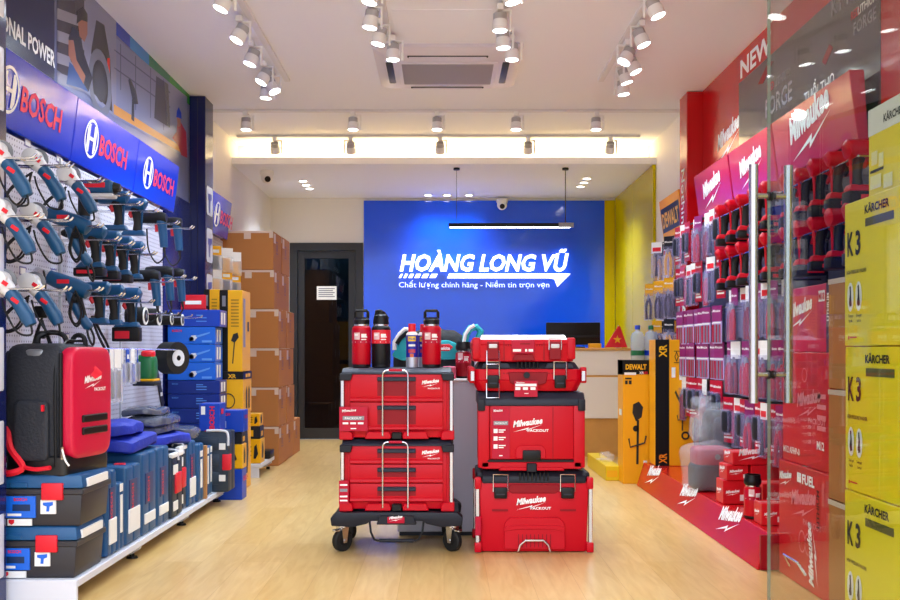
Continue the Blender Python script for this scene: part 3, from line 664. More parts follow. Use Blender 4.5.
# bottom: large latched box
t = thing('large_toolbox', 'large red latched tool box with dark lid, on the floor under the stack', 'tool box', (CXR, 5.0, 0)); D = .41
b = B().hexa([(-53*U, .012), (53*U, .012), (53*U, D-.01), (-53*U, D-.01)], 1*U, [(-55*U, .0), (55*U, .0), (55*U, D), (-55*U, D)], 72*U, REDP, .010, 2)
b.prism(pt([(-30, 4), (-30, 29), (-25, 35.5), (25, 35.5), (31, 29), (31, 4)]), 'y', -.002, .02, RED, .003, 1)
b.prism(pt([(-30, 22), (-16, 24), (16, 24), (31, 22), (31, 25), (24, 28), (-24, 28), (-30, 25)]), 'y', -.008, .01, REDP, .002, 1)
for i in range(9): b.box((-16+4*i)*U, (-15+4*i)*U, -.003, .006, 6*U, 19*U, REDD)
b.prism(pt([(-27, 64), (-24, 69), (24, 69), (27, 64), (22, 60), (-22, 60)]), 'y', -.006, .02, REDD, .003, 1)
for s in (-1, 1): b.rect((0, -.0015, 0), (1, 0, 0), (0, 0, 1), (s*34-8)*U, (s*34+8)*U, 42*U, 44*U, REDD)
mw(b, (-17.5*U, -.004, 43.5*U), (1, 0, 0), (0, 0, 1), 29*U, WPR, None); b.text('PACKOUT', (-3.5*U, -.004, 43.8*U), (1, 0, 0), (0, 0, 1), 2.6*U, WPR, bold=.03, w=20.5*U)
b.build('case_body', t)
b = B().prism([(-.010, 70*U), (-.004, 77*U), (.035, 82.5*U), (D-.03, 82.5*U), (D+.01, 77*U), (D+.008, 70*U)], 'x', -52*U, 52*U, DARK, .008, 2)
b.box(-57*U, -48*U, .04, D-.03, 70*U, 80*U, DARK, .01, 2).box(48*U, 57*U, .04, D-.03, 70*U, 80*U, DARK, .01, 2)
for i in range(8): b.box((-15+4*i)*U, (-13+4*i)*U, -.012, .02, 73*U, 80.5*U, BLK, .002, 1)
b.build('lid', t)
for s in (-1, 1):
    for y in (.0, D-.03):
        B().box(s*56.5*U-.010, s*56.5*U+.010, y-.004, y+.022, 9*U, 66*U, SIL, .003, 1).build('corner_post', t)
        B().box(s*56*U-.016, s*56*U+.016, y-.01, y+.03, 64*U, 76*U, REDP, .007, 2).build('corner_guard', t); B().box(s*56*U-.018, s*56*U+.018, y-.012, y+.03, 1*U, 11*U, REDP, .007, 2).build('corner_guard', t)
    latch(t, s*33.5, 68, -.006, zt=79, down=13)
pts = [(-16*U, -.012, 2*U), (-14*U, -.018, 9*U), (-9*U, -.02, 13.5*U), (9*U, -.02, 13.5*U), (14*U, -.018, 9*U), (16*U, -.012, 2*U)]
B().tube(pts, .0055, CHROME, 8).build('carry_handle', t)
B().box(-59*U, -53*U, -.016, -.006, 18*U, 37*U, REDT, .003, 1).build('hang_card', t)
# cabinet
Z1 = 82.3*U; CX2 = (531.5-CX)*U
t = thing('cabinet_toolbox', 'red hinged-door cabinet tool box with white print, second in the stack', 'tool box', (CX2, 5.0, Z1)); D = .37
b = B().box(-52*U, 52*U, .012, D, 4*U, 70*U, REDP, .010, 2).box(-53.5*U, -42*U, -.004, .06, 3*U, 66*U, REDP, .006, 2).box(42*U, 53.5*U, -.004, .06, 3*U, 66*U, REDP, .006, 2).box(-50*U, 50*U, -.004, .05, 2*U, 9*U, REDP, .004, 1)
b.box(-44*U, 42*U, -.005, .03, 9*U, 11*U, BLK); b.prism(pt([(-33, .5), (-31, 4), (-5, 4), (-5, .5)]), 'y', -.012, .04, REDP, .003, 1); b.prism(pt([(33, .5), (31, 4), (5, 4), (5, .5)]), 'y', -.012, .04, REDP, .003, 1); b.build('case_body', t)
b = B().prism([(-.012, 65*U), (-.006, 72*U), (.03, 78.5*U), (D-.02, 78.5*U), (D+.008, 65*U)], 'x', -53.5*U, 53.5*U, GREYD, .009, 2)
for s in (-1, 1): b.box(s*50*U-.018, s*50*U+.018, -.016, .05, 60*U, 72*U, DARK, .006, 2)
b.build('lid', t)
b = B().box(-41.5*U, 42*U, -.006, .03, 12*U, 65*U, REDP, .004, 2)
b.box(21*U, 21.6*U, -.0075, .0, 13*U, 64*U, REDD); b.prism(pt([(-16, 12.5), (-16, 22), (-12, 26), (10, 26), (14, 22), (14, 12.5)]), 'y', -.011, .0, REDP, .003, 1)
mw(b, (-18.5*U, -.0085, 39*U), (1, 0, 0), (0, 0, 1), 29*U, WPR); b.text('PACKOUT', (-4*U, -.0085, 39.3*U), (1, 0, 0), (0, 0, 1), 2.6*U, WPR, bold=.03, w=21*U)
d = b.build('door', t)
b = B().box(-39.5*U, -22*U, -.0095, -.007, 12.5*U, 64*U, REDT); yy = -.0105
b.text('Milwaukee', (-38*U, yy, 59*U), (1, 0, .08), (0, 0, 1), 2.6*U, WPR, bold=.02, w=9*U); b.rect((0, yy, 0), (1, 0, 0), (0, 0, 1), -38*U, -23.5*U, 46*U, 50*U, M('grey ribbon', '#8c8f98', .4)); b.text('PACKOUT', (-30.7*U, yy-.0005, 47*U), (1, 0, 0), (0, 0, 1), 1.8*U, WPR, 'c', bold=.02, w=12*U)
for z in (38, 30.5, 22.5):
    b.rect((0, yy, 0), (1, 0, 0), (0, 0, 1), -38*U, -34*U, z*U, (z+4.2)*U, WPR)
    b.rect((0, yy, 0), (1, 0, 0), (0, 0, 1), -33*U, -26*U, (z+2.5)*U, (z+3.6)*U, WPR); b.rect((0, yy, 0), (1, 0, 0), (0, 0, 1), -33*U, -28*U, (z+.5)*U, (z+1.6)*U, WPR)
b.rect((0, yy, 0), (1, 0, 0), (0, 0, 1), -32.5*U, -29*U, 15*U, 16*U, WPR); b.build('label_card', d)
B().box(-9*U, 9*U, -.022, -.004, 11*U, 21*U, BLK, .005, 2).build('door_latch', d)
B().box(-5*U, 5*U, -.016, .02, -1*U, 8*U, DARK, .004, 1).build('release_latch', t)
# flat latched case
Z2 = Z1+78.8*U; CX3 = (528-CX)*U
t = thing('flat_toolbox', 'shallow red tool case with two black latches, below the clear-lidded organizer', 'tool box', (CX3, 5.0, Z2)); D = .40
oc = lambda w, y, c, d: [(-w+c, y), (w-c, y), (w, y+c), (w, d-c), (w-c, d), (-w+c, d), (-w, d-c), (-w, y+c)]
b = B().hexa(oc(50*U, .012, .03, D-.01), 1*U, oc(55*U, .0, .03, D), 12*U, REDP, .004, 1).hexa(oc(55*U, .0, .03, D), 12*U, oc(55*U, .0, .03, D), 23*U, REDP, .003, 1)
b.prism(pt([(-18, 9), (-20, 20), (20, 20), (18, 9), (12, 7), (-12, 7)]), 'y', -.006, .01, REDD, .003, 1)
for x in (-24, -21, -18, 18, 21, 24): b.rect((0, -.001, 0), (1, 0, 0), (0, 0, 1), (x-.6)*U, (x+.6)*U, 18*U, 19.5*U, REDD)
b.build('case_body', t)
b = B().hexa(oc(53*U, .0, .03, D), 22*U, oc(48*U, .03, .03, D-.03), 30*U, DARK, .005, 2)
for s in (-1, 1): b.prism(pt([(s*17, 24), (s*20, 29), (s*44, 29), (s*46, 24)]), 'y', .004, .03, GREYD, .002, 1)
for i in range(6): b.box((-11+4*i)*U, (-9.4+4*i)*U, -.002, .04, 23*U, 30.3*U, BLK, .002, 1)
b.build('lid', t)
for s in (-1, 1):
    B().box(s*56*U-.014, s*56*U+.014, .004, .06, 9*U, 25*U, REDP, .006, 2).build('corner_guard', t); B().box(s*56*U-.014, s*56*U+.014, D-.06, D, 9*U, 25*U, REDP, .006, 2).build('corner_guard', t)
    B().box(s*55.5*U-.010, s*55.5*U+.010, -.002, .008, 11*U, 21*U, SIL, .002, 1).build('corner_post', t)
    latch(t, -35 if s < 0 else 32, 19, -.006, w=12, zt=30.5, down=15)
B().cyl((-1.5*U, -.016, 17*U), (-1.5*U, .0, 17*U), 3.2*U, DARK, n=16).build('centre_knob', t)
B().tube([(-41.5*U, -.016, 9*U), (-41.5*U, -.018, -5.5*U), (-29*U, -.018, -5.5*U), (-29*U, -.016, 9*U)], .0035, CHROME, 6).build('link_wire', t)
b = B().box(-14*U, 9*U, -.026, -.023, -4.5*U, 11.5*U, REDT); b.rect((0, -.027, 0), (1, 0, 0), (0, 0, 1), -13*U, 8*U, 6*U, 8.6*U, WPR)
for i in range(3): b.rect((0, -.027, 0), (1, 0, 0), (0, 0, 1), (-13+7.5*i)*U, (-8+7.5*i)*U, 2.4*U, 5.2*U, WPR)
b.rect((0, -.027, 0), (1, 0, 0), (0, 0, 1), -4*U, 0, -1.5*U, -.8*U, WPR); b.text('Milwaukee', (-12*U, -.027, 9.2*U), (1, 0, 0), (0, 0, 1), 1.4*U, WPR, w=8*U, bold=.02); b.build('hang_card', t)
# clear-lidded organizer
Z3 = Z2+30.5*U; CX4 = (524-CX)*U
t = thing('organizer_case', 'slim red organizer case with pale clear lid, topmost of the stack', 'tool box', (CX4, 5.0, Z3)); D = .40
b = B().hexa(oc(50*U, .006, .03, D-.01), 0, oc(52*U, .0, .03, D), 17*U, REDP, .004, 1).hexa(oc(52*U, .0, .03, D), 17*U, oc(51*U, .006, .03, D), 22*U, REDP, .003, 1)
for x in (-20, 20): b.box((x-.4)*U, (x+.4)*U, -.001, .01, 1*U, 20*U, REDD)
for x in (-18, -15.5, -13, 13, 15.5, 18): b.rect((0, -.001, 0), (1, 0, 0), (0, 0, 1), (x-.5)*U, (x+.5)*U, 15.5*U, 17*U, REDD)
b.build('case_body', t)
CL = M('frosted clear lid', '#f4eef2', .12, coat=.6)
b = B().hexa([(-45*U, .004), (45*U, .004), (45*U, D-.02), (-45*U, D-.02)], 20*U, [(-42*U, .06), (42*U, .06), (42*U, D-.06), (-42*U, D-.06)], 27*U, CL, .004, 2); b.text('Milwaukee', (0, .033, 23.6*U), (1, 0, 0), (0, .8, .6), 1.6*U, DARK, 'c', bold=.02, w=20*U); b.build('clear_lid', t)
for s in (-1, 1):
    B().box(s*47.5*U-.020, s*47.5*U+.020, -.003, .06, 2*U, 24*U, REDP, .009, 2).build('corner_guard', t)
    q = B().box((s*31-6)*U, (s*31+6)*U, -.010, .0, 2*U, 20*U, REDD, .003, 1).box((s*31-4.2)*U, (s*31+4.2)*U, -.014, -.006, 13.5*U, 17.5*U, GREYL, .003, 1); q = q.build('latch', t)
    zz = (11, -2.5) if s < 0 else (23, 12)
    B().tube([((s*31-6.2)*U, -.013, zz[0]*U), ((s*31-6.2)*U, -.015, zz[1]*U), ((s*31+6.2)*U, -.015, zz[1]*U), ((s*31+6.2)*U, -.013, zz[0]*U)] if s < 0 else [((s*31-6.2)*U, -.013, zz[1]*U), ((s*31-6.2)*U, -.013, zz[0]*U), ((s*31+6.2)*U, -.013, zz[0]*U), ((s*31+6.2)*U, -.013, zz[1]*U)], .0032, CHROME, 6).build('wire_frame', q)
b = B().box(-12.5*U, 10.5*U, -.006, -.001, 8*U, 21.5*U, REDT, .002, 1); b.rect((0, -.0065, 0), (1, 0, 0), (0, 0, 1), -11*U, -3*U, 10*U, 12.5*U, WPR); b.rect((0, -.0065, 0), (1, 0, 0), (0, 0, 1), 1*U, 3*U, 10*U, 12.5*U, WPR); b.rect((0, -.0065, 0), (1, 0, 0), (0, 0, 1), 4.5*U, 9*U, 10*U, 12.5*U, WPR)
b.rect((0, -.0065, 0), (1, 0, 0), (0, 0, 1), -4*U, 6*U, 17*U, 18.5*U, REDD); b.build('label_card', t)
b = B().prism(pt([(-12, 1), (-10, 7), (9, 7), (11, 1)]), 'y', -.010, .0, REDD, .003, 1); b.build('handle', t)

# ---- plinth table behind and what stands there
YT = 5.47
PLG = M('grey plinth paint', '#cfd3e4', .4)
t = thing('display_table', 'plain pale grey plinth table behind the red tool boxes', 'table', (0, YT, 0))
B().box(-.25, .58, .0, .62, .02, .83, PLG, .006, 1).build('plinth_body', t); B().box(-.24, .57, .01, .61, 0, .02, DARK).build('kick_strip', t)
B().box(-.25, .58, -.004, .62, .83, .845, LBL, .003, 1).build('table_top', t)
ZT = .845
# bottles
def bottle(name, label, x, y, z, r, h, body, lab, cap, grip):
    t = thing(name, label, 'bottle', (x, y, z))
    B().lathe((0, 0, 0), [(r*.8, 0), (r*.97, .004), (r*.97, h*.06)], BLK).build('base_ring', t)
    B().lathe((0, 0, 0), [(r*.96, h*.06), (r, h*.08), (r, h*.66), (r*.95, h*.70), (r*.80, h*.725)], body, 26).build('bottle_body', t)
    B().lathe((0, 0, 0), [(r*.80, h*.724), (r*.80, h*.755)], SIL).build('steel_collar', t)
    b = B(); n = 26; z0, z1 = h*.42, h*.655; rr = r*1.012
    b.tube([(0, 0, z0), (0, 0, z1)], rr, lab, 26)
    def cyq(a0, a1, c0, c1, m): 
        k_ = 4; b.add([(rr*1.008*math.sin(a0+(a1-a0)*i/k_), -rr*1.008*math.cos(a0+(a1-a0)*i/k_), c) for i in range(k_+1) for c in (c0, c1)], [(2*i, 2*i+2, 2*i+3, 2*i+1) for i in range(k_)], m)
    cyq(-.75, -.1, z0+.02, z0+.055, M('pale print', '#e9c8cc', .5)); cyq(.05, .6, z1-.035, z1-.02, WPR); cyq(.05, .7, z0+.03, z0+.036, WPR); cyq(.05, .6, z0+.018, z0+.023, WPR); cyq(-.7, -.3, z1-.03, z1-.02, WPR); cyq(-1.2, 1.2, z0+.006, z0+.009, WPR)
    b.build('paper_label', t)
    b = B()
    if cap == 'loop':
        b.lathe((0, 0, 0), [(r*.84, h*.755), (r*.86, h*.83), (r*.74, h*.85), (r*.70, h*.875)], BLK, 22); c = b.build('cap', t)
        w_ = r*.68; B().tube([(-w_, 0, h*.86), (-w_, 0, h*.96), (-w_*.8, 0, h*.992), (w_*.8, 0, h*.992), (w_, 0, h*.96), (w_, 0, h*.86)], r*.16, BLK, 8).build('carry_loop', c)
    elif cap == 'chug':
        b.lathe((0, 0, 0), [(r*.84, h*.755), (r*.84, h*.80), (r*.74, h*.90), (r*.5, h*.93), (r*.42, h*.97)], BLK, 22); c = b.build('cap', t)
        B().tube([(-r*.55, 0, h*.9), (-r*.5, 0, h*.985), (-r*.1, 0, h*.995), (r*.3, 0, h*.96), (r*.75, 0, h*.85)], r*.15, BLK, 8).build('carry_loop', c)
    else:
        b.lathe((0, 0, 0), [(r*.86, h*.755), (r*1.0, h*.80), (r*1.0, h*.88), (r*.9, h*.92), (r*.9, h*1.0), (r*.82, h*1.0), (r*.8, h*.96)], BLK, 22); b.build('cap', t)
    return t
ZB = ZD+71.6*U+71.3*U
yb = 5.16; s_ = yb/F
for px, m, lab, cap, label in ((361.5, RED, REDT, 'loop', 'red steel bottle with black loop cap, at the lid corner beside the black bottle'), (381, BLK, REDI, 'chug', 'matt black steel bottle with a red label band, between red bottle and spray can'), (431.5, RED, REDT, 'loop', 'red steel bottle with black loop cap beside the spray can')):
    bottle('drinking_bottle', label, (px-CX)*s_, yb, ZB, 9.5*s_, (57.5)*s_, m, lab, cap, 1)
bottle('insulated_tumbler', 'short red insulated tumbler with black lid on the grey table', (463.5-CX)*5.53/F, 5.53+.03, ZT, .043, .20, REDD, REDT, 'cup', 0)
# spray cans
def spray(label, x, y, front):
    t = thing('spray_can', label, 'spray can', (x, y, ZB)); r = 6*s_; h = 44*s_
    B().lathe((0, 0, 0), [(r*.9, 0), (r, .003), (r, h*.24)], M('silver tin', '#c3c6d2', .3, .5)).build('tin_base', t)
    b = B().lathe((0, 0, 0), [(r, h*.24), (r, h*.74)], M('can blue', '#1727a8', .3)); yy = -r*1.03
    q = lambda x0, x1, z0, z1, m: b.rect((0, yy, 0), (1, 0, 0), (0, 0, 1), x0*r, x1*r, z0*h, z1*h, m)
    b.build('printed_body', t)
    b = B(); n = 5
    for a0, a1, z0, z1, m in ((-.72, .72, .60, .71, M('can yellow', '#f7d013', .4)), (-.6, .6, .485, .53, LBL), (-.62, .62, .34, .42, M('can red print', '#c23a50', .4)), (-.3, .3, .24, .32, M('can orange disc', '#e06a3c', .4))):
        b.add([(r*1.012*math.sin(a0+(a1-a0)*i/n), -r*1.012*math.cos(a0+(a1-a0)*i/n), c*h) for i in range(n+1) for c in (z0, z1)], [(2*i, 2*i+2, 2*i+3, 2*i+1) for i in range(n)], m)
    b.text('WD-40', (0, -r*1.03, .632*h), (1, 0, 0), (0, 0, 1), .05*h, M('can blue', '#1727a8', .3), 'c', bold=.03, w=r*1.1)
    b.build('label_print', t)
    B().lathe((0, 0, 0), [(r, h*.74), (r*.95, h*.77), (r*.70, h*.815)], LBL).build('shoulder', t)
    B().lathe((0, 0, 0), [(r*.62, h*.815), (r*.62, h*.985), (r*.55, h)], REDI).build('cap', t)
spray('blue and yellow spray can with red cap between the bottles', (412-CX)*s_, yb, 1)
spray('second blue spray can mostly hidden behind the red bottle beside it', (421-CX)*s_*1.0+.012, yb+.10, 0)
# sports bag, teal and black
yg = 5.80; g = yg/F
TEAL = M('teal fabric', '#0fa3ad', .6, bump=.3, bscale=40); BAGK = M('black fabric', '#14151a', .75, bump=.4, bscale=60)
t = thing('sports_bag', 'black and teal fabric bag lying on the grey table behind the bottles', 'bag', ((434-CX)*g, yg, ZT))
b = B(); n = 22; rings = []
for i in range(9):
    f = -1+2*i/8; x = f*40*g; e_ = (1-abs(f)**3.2); hz = .285*(.45+.55*e_)*(1+.05*math.sin(i*2.1)); dy = .15*(.5+.5*e_)
    rings.append([(x, dy*math.copysign(abs(math.cos(2*PI*j/n))**.7, math.cos(2*PI*j/n)), hz/2+hz/2*math.copysign(abs(math.sin(2*PI*j/n))**.65, math.sin(2*PI*j/n))) for j in range(n)])
vs = [p for r_ in rings for p in r_]; fs = [(i*n+j, i*n+(j+1) % n, (i+1)*n+(j+1) % n, (i+1)*n+j) for i in range(8) for j in range(n)]+[tuple(range(n))[::-1], tuple(range(8*n, 9*n))]
b.add(vs, fs, BAGK); b.build('bag_body', t)
P_ = lambda x, z, y=-.158: ((x-434)*g, y, CZ+(HY-z)*(yg-.158)/F-ZT)
def strip(pts, w, mat, y=-.16, nm='x'):
    q = B().tube([P_(x, z, y) for x, z in pts], w, mat, 8); return q
b = B().prism([(P_(x, z)[0], P_(x, z)[2]) for x, z in ((393, 356), (397, 348), (404, 330), (410, 333), (408, 346), (422, 352), (422, 358), (404, 361))], 'y', -.165, -.10, TEAL, .012, 2); b.build('teal_side_pocket', t)
b = B().prism([(P_(x, z)[0], P_(x, z)[2]) for x, z in ((432, 341), (448, 340), (460, 345), (464, 352), (458, 359), (432, 360))], 'y', -.168, -.10, TEAL, .012, 2); b.build('teal_front_panel', t)
b = B().prism([(P_(x, z)[0], P_(x, z)[2]) for x, z in ((436, 344.5), (449, 344), (453, 347), (449, 351), (436, 351))], 'y', -.173, -.16, REDI, .002, 1); b.text('makita', (P_(437.5, 350)[0], -.174, P_(437.5, 349.6)[2]), (1, 0, 0), (0, 0, 1), .017, WPR, w=.07, bold=.03, shear=.2); b.build('red_badge', t)
strip([(396, 350), (396, 342), (401, 334), (406, 329), (411, 330)], .012, LBL).build('white_piping', t)
strip([(398, 344), (402, 338), (408, 333), (412, 332)], .012, BLK, -.17).build('carry_strap', t)
q = strip([(464, 345), (466, 334), (470, 328), (476, 327), (480, 331), (478, 338), (474, 346)], .020, TEAL, -.10); q.build('teal_handle', t)
strip([(463, 344), (465, 334), (469, 328), (474, 325)], .010, LBL, -.125).build('white_piping', t)
tag(B().box((443-CX)*5.5/F, (456-CX)*5.5/F, 5.49, 5.60, ZT, ZT+.066, M('pink card', '#d84a6c', .4), .004, 1).build('small_carton'), 'small pink-red carton on the grey table beside the tumbler', 'carton')
# ================================================================ LEFT: tools on hooks
M('print pale blue', '#5f9ae8', .4)
from mathutils import noise as NZ
def soft(b, c, h, mat, e=.35, amp=.0, fr=6.0, nu=20, nv=12, seed=0, bot=None):
    """a soft rounded block (superellipsoid) with folds"""
    vs = []; fs = []; c = Vector(c)
    sg = lambda v, p: math.copysign(abs(v)**p, v)
    for i in range(nv+1):
        v = -PI/2+PI*i/nv
        for j in range(nu):
            a = 2*PI*j/nu
            p = Vector((h[0]*sg(math.cos(v), e)*sg(math.cos(a), e), h[1]*sg(math.cos(v), e)*sg(math.sin(a), e), h[2]*sg(math.sin(v), e)))
            if amp: p += Vector(NZ.noise_vector(p*fr+Vector((seed, seed*.7, 0))))*amp
            if bot is not None and p.z+c.z < bot: p.z = bot-c.z
            vs.append(c+p)
    for i in range(nv): fs += [(i*nu+j, i*nu+(j+1) % nu, (i+1)*nu+(j+1) % nu, (i+1)*nu+j) for j in range(nu)]
    b.add(vs, fs, mat); return b
def spline(pts, n=5):
    """smooth path through points"""
    P = [Vector(p) for p in pts]; out = []
    for i in range(len(P)-1):
        a, b_, c, d = P[max(i-1, 0)], P[i], P[i+1], P[min(i+2, len(P)-1)]
        for k_ in range(n):
            t = k_/n; out.append(.5*((2*b_)+(c-a)*t+(2*a-5*b_+4*c-d)*t*t+(3*b_-a-3*c+d)*t**3))
    return out+[P[-1]]
def drill_kind(body, dark, accent, foot=.035, nose='chuck', big=False, nosemat=None):
    """pistol cordless tool; the nose points to -X (the wall), the back to +X (the aisle)"""
    def mk():
        t = thing('cordless_drill', '', 'power tool')
        s = 1.25 if big else 1
        b = B().tube([(-.055, 0, 0), (-.03, 0, 0), (.03, 0, .004), (.085, 0, .004), (.095, 0, .0)], [.027*s, .031*s, .033*s, .032*s, .02], body, 14); b.build('motor_housing', t)
        if nose == 'chuck': B().tube([(-.055, 0, 0), (-.062, 0, 0), (-.095, 0, 0), (-.115, 0, 0)], [.026, .024, .022, .012], BLK, 14).cyl((-.13, 0, 0), (-.10, 0, 0), .005, SIL, n=8).build('chuck', t)
        else: B().tube([(-.055, 0, 0), (-.06, 0, 0), (-.10, 0, 0), (-.112, 0, 0)], [.031*s, .034*s, .024*s, .016*s], nosemat or dark, 14).cyl((-.13, 0, 0), (-.11, 0, 0), .008, SIL, n=8).build('nose_cone', t)
        B().tube([(.03, 0, -.015), (.040, 0, -.05), (.046, 0, -.10), (.044, 0, -.145)], [.026, .021, .020, .025], dark, 12).build('grip', t)
        B().tube([(.012, 0, -.03), (.006, 0, -.05), (.016, 0, -.068)], [.010, .012, .009], REDI if accent is None else accent, 8).build('trigger', t)
        B().tube([(.075, 0, -.015), (.07, 0, -.06), (.066, 0, -.145)], .006, body, 6).build('grip_spine', t)
        B().hexa([(-.045, -.030), (.09, -.030), (.09, .030), (-.045, .030)], -.165, [(-.02, -.024), (.08, -.024), (.08, .024), (-.02, .024)], -.138, body, .006, 2).build('battery_mount', t)
        if foot:
            q = B().box(-.050, .092, -.034, .034, -.166-foot, -.166, BLK, .006, 2)
            if foot > .03: q.box(-.035, .045, -.0355, .0355, -.160-foot*.9, -.166-foot*.25, REDI, .003, 1)
            q.build('battery', t)
        return t
    return Kind(mk)
DB = drill_kind(TEALB, BLKR, None, 0); DBB = drill_kind(TEALB, BLKR, None, .04); DBW = drill_kind(TEALB, BLKR, None, .0, 'cone', nosemat=GREYL)
DBI = drill_kind(TEALB, BLKR, None, .075, 'cone', True, nosemat=BLK)
def cord_loop(b, p, L=.2, w=.05, n=2, mat=CORD, r=.0055):
    x, y, z = p
    for i in range(n):
        d = i*.010
        b.tube(spline([(x, y, z), (x-w*.5-d, y+d, z-L*.4), (x-w*.75-d, y+d, z-L*.75), (x-w*.3, y+d, z-L-d), (x+w*.3, y+d, z-L-d), (x+w*.75+d, y+d, z-L*.75), (x+w*.5+d, y-d, z-L*.4), (x, y-d, z-.01)], 4), r, mat, 6)
    b.tube([(x-.012, y, z-L*.32), (x+.012, y, z-L*.32)], .016, mat, 8)
    return b
def mk_grinder():
    t = thing('angle_grinder', '', 'power tool')
    B().tube([(0, -.045, .0), (0, -.04, .0), (0, .03, 0), (0, .05, 0)], [.030, .043, .043, .034], GREYL, 18).tube([(0, 0, 0), (.05, 0, -.012), (.075, 0, -.018)], [.042, .036, .032], GREYL, 14).build('gear_head', t)
    B().tube([(0, .05, 0), (0, .055, 0)], [.056, .056], GREYM, 20).build('guard', t)
    B().tube([(.07, 0, -.016), (.13, 0, -.035), (.20, 0, -.065), (.235, 0, -.085)], [.033, .031, .034, .026], TEALB, 14).build('motor_housing', t)
    B().box(.10, .14, -.034, -.028, -.04, -.022, REDI, .003, 1).build('switch', t); B().box(.03, .055, -.046, -.038, -.0, .018, REDI).build('lock_button', t)
    b = B(); b.tube(spline([(.235, 0, -.085), (.26, 0, -.12), (.20, .01, -.15), (.10, .02, -.11), (.05, .02, -.07)]), .005, CORD, 6); cord_loop(b, (.03, .02, -.06), .20, .05, 2); b.build('power_cord', t)
    return t
GRI = Kind(mk_grinder); GSC = (.84, .84, .84)
def mk_heatgun():
    t = thing('heat_gun', '', 'power tool')
    B().tube([(-.15, 0, .05), (-.145, 0, .05), (-.10, 0, .035), (-.08, 0, .028)], [.027, .029, .029, .034], SIL, 16).cyl((-.152, 0, .0507), (-.149, 0, .0497), .02, BLK).build('nozzle', t)
    B().tube([(-.085, 0, .03), (-.04, 0, .012), (.05, 0, -.02), (.11, 0, -.045), (.12, 0, -.05)], [.036, .040, .042, .038, .02], TEALB, 16).build('motor_housing', t)
    B().tube([(.02, 0, -.03), (.035, 0, -.09), (.07, 0, -.16), (.11, 0, -.215), (.125, 0, -.225)], [.030, .025, .024, .026, .016], TEALB, 12).build('grip', t)
    B().box(.0, .015, -.012, .012, -.09, -.055, BLK, .004, 1).build('switch', t); B().box(-.03, .03, -.043, -.039, -.005, .015, REDI).build('red_label', t)
    b = B(); b.tube(spline([(.12, 0, -.22), (.14, 0, -.27), (.13, .01, -.31), (.11, 0, -.26), (.10, .0, -.17), (.07, 0, -.05)]), .006, CORD, 6); cord_loop(b, (.06, -.03, -.03), .17, .035, 2); b.build('power_cord', t)
    return t
HG = Kind(mk_heatgun)
def mk_corded():
    t = thing('corded_drill', '', 'power tool')
    B().tube([(-.07, 0, 0), (-.03, 0, 0), (.06, 0, 0), (.09, 0, 0)], [.030, .036, .036, .026], BLK, 14).build('gear_case', t)
    B().tube([(-.13, 0, 0), (-.10, 0, 0), (-.07, 0, 0)], [.012, .022, .024], SIL, 12).build('chuck', t)
    B().tube([(.045, 0, .0), (.065, 0, -.04), (.072, 0, -.12), (.075, 0, -.17)], [.034, .027, .024, .022], TEALB, 12).build('grip', t)
    B().tube([(.032, 0, -.04), (.034, 0, -.08)], .011, REDI, 8).build('trigger', t)
    b = B(); b.tube(spline([(.075, 0, -.17), (.08, 0, -.22), (.03, .01, -.26), (-.02, .02, -.18), (-.03, .02, -.06)]), .005, CORD, 6); b.tube([(.075, 0, -.165), (.08, 0, -.205)], [.010, .006], CORD, 8); b.build('power_cord', t)
    return t
CDR = Kind(mk_corded)
def mk_hook():
    b = B()
    for y in (-.024, .024): b.tube(spline([(-.185, y, -.035), (.10, y, -.035), (.145, y, -.032), (.162, y, -.018)], 3), .004, CHROME, 6)
    b.tube([(.10, -.024, -.035), (.10, .024, -.035)], .004, CHROME, 6); b.box(-.19, -.183, -.04, .04, -.055, -.015, GREYM)
    o = b.build('display_hook'); return tag(o, '', 'hook', 'chrome hooks on the white pegboard')
HK = Kind(mk_hook)
XT = -1.70
def HOOKN(l):
    for k_ in ('top row', 'second row', 'third row', 'upper pair', 'lower group', ''):
        if k_ in l: break
    HC[k_] = HC.get(k_, -1)+1
    return 'on the white pegboard, %s in the %s of tools from the entrance' % (ORD[HC[k_]], k_ or 'far end')
HC = {}
def hang(kind, px, py, label, rz=0, X=XT, hook=True, dz=0, grp=None):
    p = atX(px, py, X); kind.put((p.x, p.y, p.z+dz), rz, label, grp, rot=(0, .62, .0) if kind is GRI else None, scale=GSC if kind is GRI else ((.9, .9, .9) if kind is HG else None))
    if hook: HK.put((p.x, p.y, p.z), 0, 'chrome hook %s' % HOOKN(label))
hang(GRI, -4, 150, 'corded blue angle grinder in the top row, first one beside the pale-panelled column')
hang(GRI, 33, 158, 'corded blue angle grinder in the top row, under the first header emblem')
hang(GRI, 67, 174, 'corded grey-headed blue angle grinder in the top row beside the belt sander')
def mk_sander():
    t = thing('belt_sander', '', 'power tool')
    B().box(-.09, .08, -.045, .045, -.03, .035, TEALB, .014, 3).build('motor_housing', t); B().box(-.06, .05, -.047, -.040, -.005, .022, REDI, .003, 1).build('red_label', t)
    B().box(-.10, .085, -.04, .04, -.05, -.03, GREYL, .008, 2).build('sanding_base', t); B().tube([(.08, 0, .0), (.11, 0, .0)], [.03, .02], BLK, 12).build('dust_port', t)
    return t
hang(Kind(mk_sander), 98, 188, 'boxy blue and red sander in the top row beside the grinders')
def mk_stick():
    t = thing('battery_stick', '', 'power tool'); B().tube([(0, 0, 0), (0, 0, -.11)], [.026, .028], BLKR, 14).build('grip', t); B().tube([(0, 0, -.11), (0, 0, -.125)], [.029, .027], TEALB, 14).build('end_cap', t); B().ball((0, 0, .005), (.03, .03, .02), REDI, 12, 6).build('red_collar', t); return t
hang(Kind(mk_stick), 84, 193, 'dark upright battery stick with red collar hanging under the belt sander', hook=False)
